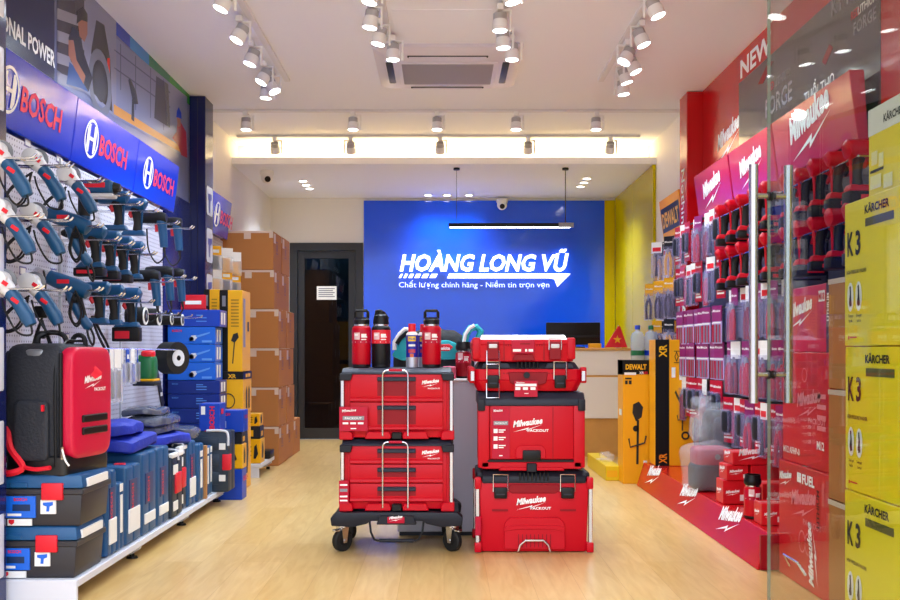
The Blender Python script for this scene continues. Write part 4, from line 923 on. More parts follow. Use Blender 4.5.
hang(DB, 110, 198, 'blue cordless drill without battery in the top row, next to the sander')
hang(DB, 129, 205, 'blue cordless drill without battery in the top row, second after the sander')
hang(GRI, 0, 208, 'black-corded blue grinder in the second row, half behind the pale-panelled column')
hang(GRI, 32, 212, 'corded grey-headed grinder in the second row beside the heat gun')
hang(HG, 66, 219, 'blue heat gun with silver nozzle in the second row of tools')
for i, (px, py) in enumerate(((86, 233), (101, 238), (114, 243), (126, 248))):
    hang((DBB, DBB, DBB, DB)[i], px, py, ('blue cordless drill with red and black battery, nearest the heat gun in the second row', 'blue cordless drill with battery, second after the heat gun in the second row', 'blue cordless drill with battery, third after the heat gun in the second row', 'blue cordless drill without battery ending the second row')[i])
hang(CDR, 151, 218, 'corded drill with black gear case, upper pair, nearer the entrance')
hang(CDR, 167, 223, 'corded drill with black gear case, upper pair, next to the navy panel')
hang(GRI, 0, 280, 'blue grinder with coiled cord in the third row, half behind the pale-panelled column')
hang(GRI, 30, 282, 'corded grey-headed grinder in the third row, right above the backpack')
hang(HG, 66, 283, 'blue heat gun with silver nozzle in the third row of tools')
hang(DBW, 90, 289, 'pale-nosed blue impact driver beside the third-row heat gun')
hang(DBW, 105, 292, 'pale-nosed blue impact driver, second after the third-row heat gun')
hang(DBI, 123, 296, 'large black-nosed impact wrench with big red battery in the third row')
hang(CDR, 144, 276, 'black and blue corded hammer drill, lower group, above the dark rolls')
hang(CDR, 158, 272, 'black and blue corded drill, lower group, above the second dark roll')
hang(CDR, 170, 274, 'black and blue corded drill, lower group, closest to the navy panel')
# abrasive rolls and wheels on long rods
def mk_roll():
    t = thing('abrasive_roll', '', 'roll'); B().tube([(-.055, 0, 0), (.045, 0, 0)], .05, BLKR, 22).build('roll_body', t)
    B().tube([(.045, 0, 0), (.05, 0, 0)], .049, LBL, 22).cyl((.0505, 0, 0), (.0525, 0, 0), .034, BLK).cyl((.053, 0, 0), (.0545, 0, 0), .012, GREYM).build('core_ring', t); return t
RL = Kind(mk_roll)
for i, (px, py, sc) in enumerate(((137, 316, 1.0), (151, 317, 1.0), (166, 319, .75), (177, 320, .75))):
    p = atX(px, py, -1.70); RL.put(p, 0, ('wide black abrasive roll with white core ring, nearest the impact wrench', 'wide black abrasive roll with white core ring, second from the impact wrench', 'small black abrasive wheel, third of the rolls', 'small black abrasive wheel in front of the blue cartons')[i], scale=(sc, sc, sc))
    q = B().tube(spline([(-1.885, p.y, p.z+.012), (-1.58, p.y, p.z+.012), (-1.54, p.y, p.z+.03)], 3), .004, CHROME, 6); tag(q.build('display_hook'), 'single chrome prong through the %s roll in the row under the corded drills' % ORD[i], 'hook', 'chrome hooks on the white pegboard')
# accessory packs on the low bar
p0, p1 = atX(88, 353, -1.62), atX(186, 353, -1.62)
tag(B().tube([(-1.62, p0.y, p0.z+.02), (-1.62, p1.y, p1.z+.02)], .005, CHROME, 6).tube([(-1.62, p0.y, p0.z+.02), (-1.87, p0.y, p0.z+.02)], .005, CHROME, 6).tube([(-1.62, p1.y, p1.z+.02), (-1.87, p1.y, p1.z+.02)], .005, CHROME, 6).build('display_bar'), 'chrome horizontal bar carrying accessory packs above the blue bags', 'display bar')
FILM = M('clear plastic film', '#e8eaf4', .12, alpha=.30, bump=.5, bscale=45); BLP = M('blue card', '#1f4fc0', .4)
def mk_pack(card, tool, h, w):
    def mk():
        t = thing('hanging_pack', '', 'hanging pack')
        B().box(-.004, .0, -w/2, w/2, -h*.35, .02, card, .001, 1).box(.0, .001, -w*.3, w*.3, -h*.2, -h*.05, LBL).build('header_card', t)
        B().box(-.006, .012, -w/2, w/2, -h, -h*.30, FILM, .004, 2).build('clear_sleeve', t)
        B().box(.0, .008, -w*.28, w*.28, -h*.93, -h*.36, tool, .003, 1).build('content', t); return t
    return Kind(mk)
PK = [mk_pack(BLP, GREYM, .17, .05), mk_pack(LBL, GREYM, .24, .06), mk_pack(BLP, YEL, .25, .05), mk_pack(LBL, BLP, .16, .045), mk_pack(BLP, BLK, .15, .04)]
for i, (px, k_) in enumerate(((88, 0), (94, 0), (100, 2), (106, 2), (112, 1), (118, 1), (123, 3), (128, 4), (133, 3), (138, 4))):
    p = atX(px, 353, -1.60); PK[k_].put((p.x, p.y, p.z), .25*math.sin(i*2.3), '%s accessory pack on the chrome bar, %s from the backpack' % (('small blue-carded', 'long clear-sleeved', 'blue-carded yellow', 'short white-carded', 'slim blue-carded dark')[k_], ORD[i]))
t = thing('hand_sander', 'green hand sander hanging from the chrome bar beside the black wheel', 'power tool', atX(147, 368, -1.60))
soft(B(), (0, 0, 0), (.05, .055, .075), GREEN, .5).build('motor_housing', t); B().box(-.06, .06, -.07, .07, -.095, -.07, DARK, .008, 2).build('sanding_plate', t); B().box(-.04, .055, -.06, .06, -.07, -.058, YEL, .003, 1).build('yellow_stripe', t); soft(B(), (.01, -.01, .075), (.035, .04, .02), REDI, .6).build('red_lever', t)
t = thing('grinding_wheel', 'large black grinding wheel hanging in front of the blue cartons', 'grinding wheel', atX(172, 358, -1.66)); t.rotation_euler = (0, 0, -.5)
B().tube([(-.05, 0, 0), (.05, 0, 0)], .098, BLKR, 26).build('wheel_body', t); q = B().cyl((.05, 0, 0), (.054, 0, 0), .05, GREYL, n=22); q.cyl((.0545, 0, 0), (.056, 0, 0), .016, BLK).build('hub_plate', t)
t = thing('saw_blade', 'long dark saw blade leaning against the pegboard above the blue bags', 'blade', atX(158, 385, -1.859))
B().prism([(-.07, .10), (-.01, .10), (.14, -.12), (.10, -.16)], 'x', -.004, .004, M('blade steel', '#4a4650', .4, .6)).build('blade_plate', t); B().box(.004, .006, .045, .085, -.075, -.05, LBL).build('sticker', t)
b = cord_loop(B(), (0, 0, 0), .22, .05, 2); b.tube(spline([(.0, 0, 0), (.01, .01, .12), (.0, .02, .2)]), .005, CORD, 6); b.box(-.03, .02, -.012, .012, .0, .05, BLK, .006, 2)
tag(b.build('coiled_cable', None, atX(42, 318, -1.68)), 'black coiled cable loop hanging right above the backpack', 'cable')
b = B().tube(spline([(0, 0, .10), (.01, .02, .04), (.03, .05, -.03), (.05, .09, -.09)]), .007, CORD, 6); b.tube(spline([(0, .02, .10), (.02, .05, .03), (.04, .09, -.03), (.05, .12, -.08)]), .007, CORD, 6)
tag(b.build('hanging_strap', None, atX(92, 336, -1.74)), 'black strap hanging behind the backpack under the impact drivers', 'strap')
# little price tags on the pegboard
for i, (px, py) in enumerate(((27, 143), (58, 159), (22, 271), (53, 273), (113, 285), (66, 337), (136, 268))):
    p = atX(px, py, -1.868); b = B().box(0, .004, -.035, .035, -.02, .02, M('tag violet', '#6d6aa8', .4)).box(.004, .005, -.028, .028, -.013, .013, LBL)
    tag(b.build('price_tag', None, p), 'small white price tag on the pegboard ' + ('above the first-row grinders', 'above the grey-headed top grinder', 'above the third-row grinder', 'above the third-row heat gun', 'above the impact wrench', 'beside the backpack handle', 'under the upper corded drills')[i], 'price tag')

# ================================================================ LEFT: toolboxes, backpack, cases
def utility_box(label, y0, z0, xr):
    w_, d_, h_ = .405, .34, .203
    t = thing('storage_toolbox', label, 'tool box', (xr, y0, z0))
    b = B().hexa([(-w_+.02, .012), (-.012, .012), (-.012, d_-.012), (-w_+.02, d_-.012)], 0, [(-w_+.008, .006), (-.002, .006), (-.002, d_-.006), (-w_+.008, d_-.006)], .145, M('dark grey plastic', '#2e2d33', .45), .008, 2)
    b.box(-w_, .004, 0, d_, .125, .148, M('dark grey plastic', ''), .004, 1)
    y_ = .0055; R_, U_ = (1, 0, 0), (0, 0, 1)
    b.build('case_body', t)
    b = B().hexa([(-w_, .0), (.004, .0), (.004, d_), (-w_, d_)], .150, [(-w_+.01, .012), (-.006, .012), (-.006, d_-.012), (-w_+.01, d_-.012)], h_, CASEB, .010, 2)
    b.box(-.285, -.215, -.004, .02, .152, .176, CASEB, .004, 1); b.box(-.40, -.10, .10, .24, h_-.002, h_+.001, CASEB); b.build('lid', t)
    B().box(-.014+.006, .0065, .05, .29, .152, .185, LBL).build('side_sticker', t)
    for x in (-.16, -.395): B().box(x, x+.085, -.008, .01, .105, .172, REDI, .004, 2).build('latch', t)
    b = B().box(-.30, -.185, .0, .008, .035, .12, M('sticker blue', '#1668e0', .3))
    b.text('BOSCH', (-.27, -.001, .102), R_, U_, .012, REDI, bold=.03); b.rect((0, -.001, 0), R_, U_, -.275, -.205, .062, .088, M('sticker dark', '#12305c', .4)); b.rect((0, -.001, 0), R_, U_, -.295, -.24, .042, .052, LBL)
    b.box(-.295, -.20, .0, .008, .004, .03, LBL); b.flat((0, -.001, 0), R_, U_, [(-.29, .028), (-.268, .028), (-.268, .016), (-.279, .007), (-.29, .016)], REDI); b.build('label_sticker', t)
    b = B().box(-.165, -.105, .0, .008, .05, .105, LBL); b.flat((0, -.001, 0), R_, U_, [(-.155, .095), (-.115, .098), (-.115, .085), (-.128, .08), (-.13, .06), (-.142, .06), (-.14, .08), (-.155, .085)], M('sticker blue', '#1668e0', .3)); b.build('picture_sticker', t)
    return t
utility_box('black toolbox with blue lid and red latches, lower one standing on the shelf', 4.0, .0985, -1.447)
utility_box('black toolbox with blue lid and red latches, upper one under the backpack', 4.01, .3025, -1.428)
# backpack
BPK = M('pack nylon', '#23262f', .7, bump=.35, bscale=90); BPR = M('pack red shell', '#cc0c3c', .42)
t = thing('backpack', 'dark tool backpack with red moulded front shell on the black toolboxes', 'backpack', (-1.605, 4.205, .508), math.radians(-11))
b = soft(B(), (-.01, 0, .27), (.135, .165, .25), BPK, .28, nu=28, nv=16); b.build('main_compartment', t)
soft(B(), (-.13, 0, .25), (.06, .15, .22), M('pack black', '#15161b', .75), .3, nu=24).build('back_padding', t)
b = soft(B(), (.135, 0, .28), (.035, .155, .225), BPR, .30, nu=28, nv=16); b.tube([(.12, -.16, .07), (.12, -.16, .48)], .008, BLK, 8).build('front_shell', t)
P = [(0.171, x, z) for x, z in ()]
b = B()
for z in (.215, .165): b.box(.16, .178, -.09, .10, z-.015, z+.015, BLK, .004, 1)
b.build('webbing_band', t)
b = B(); mw(b, (.1725, -.075, .335), (0, 1, 0), (0, 0, 1), .13, WPR); b.text('PACKOUT', (.1725, 0.0, .325), (0, 1, 0), (0, 0, 1), .014, WPR, bold=.03); b.build('printed_mark', t)
B().tube([(.10, -.165, .03), (.10, -.17, .30), (.09, -.15, .47), (.08, -.05, .53), (.08, .1, .53)], .006, BLK, 6).build('zipper', t)
soft(B(), (.0, -.16, .17), (.075, .025, .12), BPK, .25).build('side_pocket', t); B().box(.055, .064, -.195, -.185, .25, .275, REDI).build('red_tab', t)
soft(B(), (.01, 0, .03), (.14, .17, .045), M('pack base', '#101114', .4), .2).build('moulded_base', t)
B().tube(spline([(-.06, -.03, .50), (-.06, -.03, .545), (-.02, -.0, .565), (.03, .01, .55), (.04, .02, .50)], 4), .011, BLK, 8).build('top_handle', t)
B().tube(spline([(.03, .05, .50), (.05, .06, .55), (.09, .06, .545), (.10, .06, .49)], 4), .010, BLK, 8).build('hang_loop', t)
b = B().add([(.10, -.10, .49), (.13, -.06, .50), (.185, .04, .40), (.18, .0, .385), (.105, -.11, .478), (.135, -.07, .488), (.187, .03, .388), (.182, -.01, .373)], [(0, 1, 2, 3), (4, 7, 6, 5), (0, 4, 5, 1), (1, 5, 6, 2), (2, 6, 7, 3), (3, 7, 4, 0)], REDI); b.build('red_swing_tag', t)
b = B().tube([(.125, -.163, .06), (.135, -.175, .11)], .006, SIL, 6).tube(spline([(.135, -.175, .10), (.15, -.18, .06), (.165, -.175, .035)]), .004, LBL, 6); b.build('zipper_pull', t)
b = B().tube(spline([(-.12, -.15, .18), (-.08, -.19, .10), (-.02, -.20, .03), (-.07, -.215, .006), (-.14, -.20, .006)], 4), .014, REDI, 6).tube(spline([(-.02, -.20, .03), (.04, -.205, .022), (.10, -.20, .03)], 4), .009, REDI, 6); b.build('red_strap', t)
B().tube(spline([(-.12, -.12, .48), (-.17, -.14, .36), (-.18, -.14, .2), (-.14, -.13, .08)], 4), .022, BLK, 8).build('shoulder_strap', t)
soft(B(), (.0, -.13, .475), (.045, .03, .022), GREYM, .5).build('top_buckle', t)
# upright blue cases on the base shelf: front edge faces the aisle (+X)
def case(label, y0, y1, h, xf, mat=CASEB, style='plain', d=.38, z0=.0985):
    t = thing('tool_case', label, 'tool case', (xf, y0, z0)); T = y1-y0-.004; m = T/2
    q1 = B(); q1.box(-d, 0, 0, m-.002, .004, h-.01, mat, .014, 3)
    if style == 'sculpt':
        q1.prism([(-.30, h-.05), (-.25, h+.0), (-.10, h+.0), (-.05, h-.05)], 'y', .004, m-.004, mat, .01, 2)
        q1.box(-.32, -.06, -.006, .02, .05, h-.09, mat, .01, 2)
    else: q1.box(-d+.05, -.05, -.004, .02, .05, h-.06, mat, .006, 2)
    q1.build('case_half', t)
    q2 = B().box(-d, 0, m+.002, T, .004, h-.01, mat, .014, 3)
    if style == 'sculpt': q2.prism([(-.30, h-.05), (-.25, h+.0), (-.10, h+.0), (-.05, h-.05)], 'y', m+.004, T-.004, mat, .01, 2)
    q2.build('case_half', t)
    if style in ('plain', 'sculpt'):
        B().box(.0, .008, T*.12, T*.85, .055, .055+.05*(1 if style == 'sculpt' else 2.2), LBL, .002, 1).build('white_label', t)
        b = B().box(.0, .004, T*.2, T*.7, .15, .30, M('case print', '#1a2f6a', .4)); b.text('BOSCH', (.0045, T*.45, .16), (0, 0, 1), (0, -1, 0), min(.03, T*.2), REDI, bold=.02, w=.12); b.build('printed_panel', t)
        if style == 'sculpt': B().box(-.12, -.02, m-.03, m+.04, h-.045, h-.012, REDI, .006, 2).build('latch', t)
        else: B().box(-.09, -.04, m-.015, m+.015, h-.02, h-.004, REDI, .004, 1).build('latch', t)
    if style == 'thin':
        B().box(.0, .003, T*.35, T*.65, .08, .25, LBL).build('white_label', t); B().box(.0, .003, T*.3, T*.7, .265, .30, LBL).build('white_label', t)
    if style == 'stack':
        B().box(-.01, .012, T*.25, T*.75, .13, .24, REDI, .005, 2).build('latch', t)
        b = B().box(-.02, .006, .0, T, h-.03, h-.006, LBL, .004, 1); b.box(.0, .004, T*.1, T*.5, h-.12, h-.07, LBL); b.build('white_label', t); B().box(.0, .004, T*.1, T*.5, .04, .09, LBL).build('white_label', t)
        B().tube([(-.06, m, h-.01), (-.05, m, h+.008), (.0, m, h+.004), (.006, m, h-.05)], .006, GREYL, 8).build('carry_handle', t)
    return t
for lab, y0, y1, h, xf, st, mt in (
    ('tall blue case with a narrow front edge directly behind the black toolboxes', 4.39, 4.52, .385, -1.455, 'plain', CASEB), ('low slim blue case with white stickers beside the tall first case', 4.53, 4.63, .315, -1.455, 'thin', CASEB),
    ('wide flat-fronted blue case under the backpack shell, third on the shelf', 4.65, 4.88, .375, -1.455, 'plain', CASEB), ('sculpted blue case with red top latch, nearer of the two', 4.90, 5.14, .41, -1.455, 'sculpt', CASEB),
    ('sculpted blue case with red top latch, further of the two', 5.16, 5.38, .41, -1.455, 'sculpt', CASEB), ('navy stacking case with red clip and white handle bar', 5.40, 5.62, .355, -1.445, 'stack', CASEN),
    ('second navy stacking case behind the one with the red clip', 5.63, 5.80, .37, -1.47, 'stack', CASEN), ('smooth blue case below the folded blue bags', 5.81, 5.98, .385, -1.46, 'plain', CASEB),
    ('blue case leaning beside the brown board', 6.0, 6.14, .355, -1.45, 'thin', CASEB), ('slim blue case just past the brown board', 6.20, 6.29, .315, -1.45, 'thin', CASEB), ('slim blue case touching the large dark case', 6.30, 6.39, .315, -1.455, 'thin', CASEB)):
    case(lab, y0, y1, h, xf, mt, st)
tag(B().box(-1.80, -1.44, 6.152, 6.185, .0985, .42, M('brown board', '#b98350', .7), .002, 1).build('cardboard_sheet'), 'upright brown cardboard sheet standing between the blue cases', 'cardboard')
t = thing('tool_case', 'large dark navy case with red clip and white corner handle at the shelf end', 'tool case', (-1.365, 6.44, .0985)); h = .385
B().box(-.45, 0, 0, .10, .0, h, CASEN, .012, 2).build('case_half', t); B().box(-.45, 0, .104, .20, .0, h, CASEN, .012, 2).build('case_half', t)
b = B()
for i in range(3): b.box(-.42, -.06, -.005, .01, .05+.11*i, .13+.11*i, CASEN, .006, 2)
b.build('ribbed_panel', t)
B().box(-.04, .010, -.010, .05, .14, .24, REDI, .005, 2).build('latch', t); B().box(-.06, -.02, -.006, .01, .27, .31, LBL).build('white_label', t); B().box(-.06, -.02, -.006, .01, .07, .11, LBL).build('white_label', t)
B().tube(spline([(-.14, .0, h+.005), (-.05, 0, h+.006), (-.008, 0, h-.01), (-.002, -.004, h-.09)], 4), .008, GREYL, 8).build('carry_handle', t); B().box(-.16, -.05, .01, .06, h, h+.012, REDI, .003, 1).build('red_strip', t)
# folded fabric on the cases
CLB = M('royal blue cloth', '#1530b0', .6, bump=.5, bscale=25); CLW = M('film wrapped cloth', '#5a6074', .18, bump=.9, bscale=28, coat=.3)
for i, (x, y, z, hx, hy, hz, m, lab) in enumerate((
    (-1.63, 5.06, .545, .15, .25, .035, CLB, 'folded royal blue bag lying lowest in the pile beside the backpack'), (-1.65, 5.02, .617, .13, .20, .032, CLB, 'folded royal blue bag topmost in the pile beside the backpack'),
    (-1.62, 5.66, .508, .16, .26, .030, CLB, 'large folded blue cloth under the film-wrapped garments'), (-1.64, 5.70, .566, .13, .19, .024, CLW, 'film-wrapped dark garment lowest of its pile on the blue cloth'),
    (-1.63, 5.68, .614, .13, .20, .024, CLW, 'film-wrapped dark garment in the middle of its pile'), (-1.66, 5.66, .660, .10, .17, .022, CLW, 'film-wrapped dark garment on top of its pile'), (-1.62, 6.10, .505, .13, .12, .03, CLW, 'crumpled film-wrapped pack at the end of the fabric piles'))):
    b = soft(B(), (0, 0, 0), (hx, hy, hz), m, .42, .022, 9, 30, 10, i*3.1); o = b.build('folded_bag' if m is CLB else 'wrapped_garment', None, (x, y, z), .12*math.sin(i*2)); tag(o, lab, 'folded bag' if m is CLB else 'wrapped garment')
# blue cartons
def carton(label, x0, x1, y0, y1, z0, z1, mat, deco=None, name='carton', cat='carton', rz=0, **kw):
    t = thing(name, label, cat, (x0, y0, z0), rz); w_, d_, h_ = x1-x0, y1-y0, z1-z0
    b = B().box(0, w_, 0, d_, 0.001, h_-.001, mat, .003, 1)
    if deco: deco(b, w_, d_, h_)
    b.build('carton_body', t)
    B().box(w_*.02, w_*.98, d_*.46, d_*.54, h_-.002, h_-.0004, TAPE).build('sealing_tape', t)
    return t
X_, Y_, Z_ = (1, 0, 0), (0, 1, 0), (0, 0, 1)
def deco_grinder(b, w_, d_, h_):
    o = (0, -.002, 0); b.text('BOSCH', (.03, -.002, h_*.72), X_, Z_, h_*.13, REDI, bold=.03)
    b.flat(o, X_, Z_, [(w_*.45, h_*.28), (w_*.5, h_*.5), (w_*.6, h_*.52), (w_*.62, h_*.38), (w_*.56, h_*.2), (w_*.48, h_*.2)], GREYL); b.disc(o, X_, Z_, w_*.5, h_*.3, h_*.14, DARK); b.flat((0, -.0025, 0), X_, Z_, [(w_*.58, h_*.48), (w_*.9, h_*.72), (w_*.88, h_*.62), (w_*.62, h_*.38)], M('print pale blue', '#5f9ae8', .4)); b.rect(o, X_, Z_, w_*.72, w_*.93, h_*.1, h_*.22, M('print pale blue', ''))
    for k_ in (.15, .5): b.rect((w_+.002, 0, 0), Y_, Z_, d_*k_, d_*(k_+.2), h_*.15, h_*.85, LBL)
def deco_plain(b, w_, d_, h_):
    for k_ in (.3, .5, .65): b.rect((0, -.002, 0), X_, Z_, w_*.55, w_*(.68 if k_ > .6 else .75), h_*k_, h_*k_+.006, M('print pale blue', ''))
    b.text('BOSCH', (.03, -.002, h_*.70), X_, Z_, h_*.10, M('print pale blue', ''), bold=.02)
    for k_ in (.15, .5): b.rect((w_+.002, 0, 0), Y_, Z_, d_*k_, d_*(k_+.22), h_*.15, h_*.85, LBL)
zs = [0, .26, .50, .602, .70, .793, .917, 1.04, 1.158, 1.276]; nmz = 'lowest,second lowest,third from the bottom,plain dark one with print facing the wheel,plain dark one just under the saw picture,upper dark,printed with a saw,printed with a grinder and lying lower,printed with a grinder and lying higher'.split(',')
for i in range(9):
    m = NAVC if i < 5 else (BLUC if i == 8 else BLUL)
    if i == 5: m = BLUL
    carton('flat blue tool carton by the navy column, %s' % ('lowest of all', 'second from the floor', 'third from the floor', 'fourth from the floor', 'fifth from the floor', 'fourth from the top', 'third from the top, red wordmark', 'second from the top, red wordmark', 'topmost of the stack')[i], -1.885, -1.53-(.03 if 5 <= i <= 7 else 0), 6.93, 7.16, zs[i], zs[i+1]-.001, m, (deco_plain if i < 5 else (deco_plain if i == 8 else deco_grinder)))
def deco_v(b, w_, d_, h_):
    b.text('BOSCH', (w_*.75, -.002, .015), Z_, (-1, 0, 0), w_*.25, REDI, bold=.03); b.rect((0, -.002, 0), X_, Z_, w_*.1, w_*.3, h_*.6, h_*.9, LBL); b.rect((w_+.002, 0, 0), Y_, Z_, d_*.2, d_*.6, h_*.6, h_*.8, REDI)
carton('upright blue carton with vertical red wordmark on the large dark case', -1.555, -1.425, 6.45, 6.63, .4845, .66, BLUC, deco_v)
def deco_s(b, w_, d_, h_):
    b.text('BOSCH', (.03, -.002, h_*.75), X_, Z_, h_*.12, REDI, bold=.03); b.rect((0, -.002, 0), X_, Z_, .02, .08, h_*.2, h_*.5, LBL); b.text('BOSCH', (w_+.002, d_*.25, h_*.6), Y_, Z_, h_*.16, REDI, bold=.03)
carton('blue carton on the floor at the bottom of the mixed box pile', -1.60, -1.345, 6.77, 6.92, 0, .205, BLUC, deco_s)
def deco_y(b, w_, d_, h_):
    b.flat((w_+.002, 0, 0), Y_, Z_, [(d_*.3, h_*.2), (d_*.3, h_*.7), (d_*.5, h_*.9), (d_*.7, h_*.5), (d_*.6, h_*.2)], DARK); b.flat((0, -.002, 0), X_, Z_, [(w_*.55, h_*.2), (w_*.6, h_*.7), (w_*.75, h_*.8), (w_*.85, h_*.4), (w_*.7, h_*.2)], DARK)
    for k_ in range(3): b.rect((0, -.002, 0), X_, Z_, w_*.1, w_*.4, h_*(.3+.18*k_), h_*(.36+.18*k_), INK)
carton('yellow tool carton second from the floor in the mixed box pile', -1.59, -1.345, 6.78, 6.92, .206, .37, YEL, deco_y)
def deco_k(b, w_, d_, h_): b.rect((0, -.002, 0), X_, Z_, w_*.1, w_*.5, h_*.2, h_*.7, YEL); b.rect((w_+.002, 0, 0), Y_, Z_, d_*.2, d_*.7, h_*.2, h_*.6, YEL)
carton('black carton with yellow print in the mixed box pile', -1.59, -1.35, 6.78, 6.92, .371, .452, DARK, deco_k)
carton('blue carton topmost of the mixed box pile beside the yellow ones', -1.53, -1.335, 6.76, 6.92, .453, .60, BLUC, deco_s)
# tall yellow tool cartons
def deco_tall(b, w_, d_, h_):
    b.box(-.001, w_*.36, -.002, .0, 0, h_, BLK); b.rect((0, -.003, 0), X_, Z_, w_*.1, w_*.26, h_*.8, h_*.93, GREYM)
    for k_ in range(9): b.rect((0, -.003, 0), X_, Z_, w_*.5, w_*.85, h_*(.55+.04*k_), h_*(.565+.04*k_), M('amber ink', '#a87c00', .5))
    b.flat((0, -.003, 0), X_, Z_, [(w_*.55, h_*.1), (w_*.6, h_*.1), (w_*.68, h_*.36), (w_*.85, h_*.42), (w_*.8, h_*.48), (w_*.6, h_*.46), (w_*.5, h_*.38), (w_*.63, h_*.36)], INK)
    b.rect((w_+.002, 0, 0), Y_, Z_, d_*.1, d_*.35, h_*.3, h_*.9, M('print lilac', '#8a87a8', .5)); b.rect((w_+.002, 0, 0), Y_, Z_, d_*.6, d_*.8, h_*.5, h_*.62, INK)
carton('tall yellow and black tool carton nearer the navy column', -1.70, -1.592, 7.2, 7.5, .846, 1.43, YEL, deco_tall)
carton('tall yellow and black tool carton beside the brown cartons', -1.588, -1.43, 7.2, 7.5, .846, 1.425, YEL, deco_tall)
def deco_xr(b, w_, d_, h_):
    b.box(-.002, w_+.002, -.002, d_, h_*.82, h_, BLK); b.text('XR', (w_*.72, -.003, h_*.85), X_, Z_, h_*.10, YEL, 'c', bold=.03)
    b.ring((0, -.003, 0), X_, Z_, w_*.62, h_*.3, .05, .043, INK, 20, 1.1)
    for k_ in (.3, .6): b.flat((w_+.003, 0, 0), Y_, Z_, [(d_*k_, h_*.1), (d_*k_, h_*.55), (d_*(k_+.07), h_*.65), (d_*(k_+.14), h_*.55), (d_*(k_+.14), h_*.1)], INK); b.rect((w_+.003, 0, 0), Y_, Z_, d_*(k_-.05), d_*(k_+.2), h_*.86, h_*.95, YEL)
carton('yellow carton with black top band under the tall yellow ones', -1.70, -1.425, 7.2, 7.52, .55, .845, YEL, deco_xr)
carton('yellow carton on the floor under the black-banded one', -1.70, -1.43, 7.2, 7.52, 0, .549, YEL, deco_y)
carton('small yellow carton on the short shelf beside the brown cartons', -1.56, -1.44, 7.97, 8.16, .109, .30, YEL, deco_y)
carton('small black and yellow carton on top of another on the short shelf', -1.55, -1.445, 7.98, 8.15, .301, .40, DARK, deco_k); carton('yellow carton topmost of three on the short shelf', -1.54, -1.45, 7.98, 8.14, .401, .50, YEL, deco_y)
tag(B().box(-1.53, -1.42, 8.3, 8.5, .109, .175, BLK, .01, 2).build('black_box'), 'low black box on the end of the short shelf', 'box')
t = thing('counter_sign', 'small red angled sign on top of the blue carton stack', 'sign', (-1.80, 6.95, 1.277)); B().box(0, .17, .0, .012, 0, .10, REDI, .002, 1).rect((0, -.002, 0), X_, Z_, .03, .14, .035, .06, WPR).build('sign_face', t); B().box(0, .17, .0, .05, 0, .006, REDI).build('foot', t)
# packs on the pegboard beyond the navy column
PY = [mk_pack(YEL, BLK, .17, .10), mk_pack(LBL, YEL, .18, .11)]
for r_, z in enumerate((1.80, 1.62, 1.46)):
    for c_ in range(4):
        y = 8.0+.17*c_; PY[(r_+c_) % 2].put((-1.80+.05*(c_ % 2), y, z), -1.0, '%s blister pack under the short blue header sign, %s row, %s from the navy column' % (('black-on-yellow', 'yellow-on-white')[(r_+c_) % 2], ('top', 'middle', 'bottom')[r_], ORD[c_]))
for r_, z in enumerate((1.80, 1.62, 1.46)): tag(B().tube([(-1.82, 7.96, z+.022), (-1.82, 8.6, z+.022)], .005, CHROME, 6).tube([(-1.82, 7.98, z+.022), (-1.895, 7.98, z+.022)], .005, CHROME, 6).tube([(-1.82, 8.58, z+.022), (-1.895, 8.58, z+.022)], .005, CHROME, 6).build('display_bar'), 'chrome display bar under the short blue header sign, %s row' % ('top', 'middle', 'bottom')[r_], 'display bar')
# brown shipping cartons
def mk_brown():
    t = thing('shipping_carton', '', 'carton'); w_, d_, h_ = .46, .435, .337
    B().box(-w_, 0, 0, d_, .001, h_-.001, KRAFT, .004, 1).build('carton_body', t)
    b = B(); b.box(-w_-.001, .001, d_*.46, d_*.54, h_-.001, h_+.0005, TAPE); b.rect((0, -.0015, 0), X_, Z_, -w_, 0, h_-.018, h_, TAPE); b.rect((0, -.0018, 0), X_, Z_, -w_*.55, -w_*.42, h_-.07, h_, TAPE); b.rect((0, -.0018, 0), X_, Z_, -.035, 0, h_-.06, h_, TAPE); b.build('tape', t)
    b = B(); o = (.0015, 0, 0); b.rect(o, Y_, Z_, .02, .12, h_*.7, h_*.95, TAPE); b.build('side_tape', t); b = B()
    q = M('carton print', '#6a4a6a', .6)
    for x0, x1, z0, z1 in ((.20, .34, .75, .77), (.20, .34, .45, .47), (.20, .21, .45, .77), (.33, .34, .45, .77), (.24, .26, .52, .70), (.28, .30, .52, .70)): b.rect(o, Y_, Z_, d_*x0*1.6, d_*x1*1.6, h_*z0, h_*z1, q)
    b.build('print', t); return t
BR = Kind(mk_brown)
lv = 'bottom second third fourth fifth topmost'.split()
for i in range(6):
    x = -1.425 if i < 4 else -1.468
    for j in range(2):
        if i < 6: BR.put((x-(.006*math.sin(i*3+j)), 8.76+.442*j, .338*i), 0, 'brown shipping carton of the %s layer, %s column of the stack' % (lv[i], ('front', 'back')[j]))
BR.put((-1.43, 9.646, 0), 0, 'single brown shipping carton standing on the floor behind the stack beside the dark door')
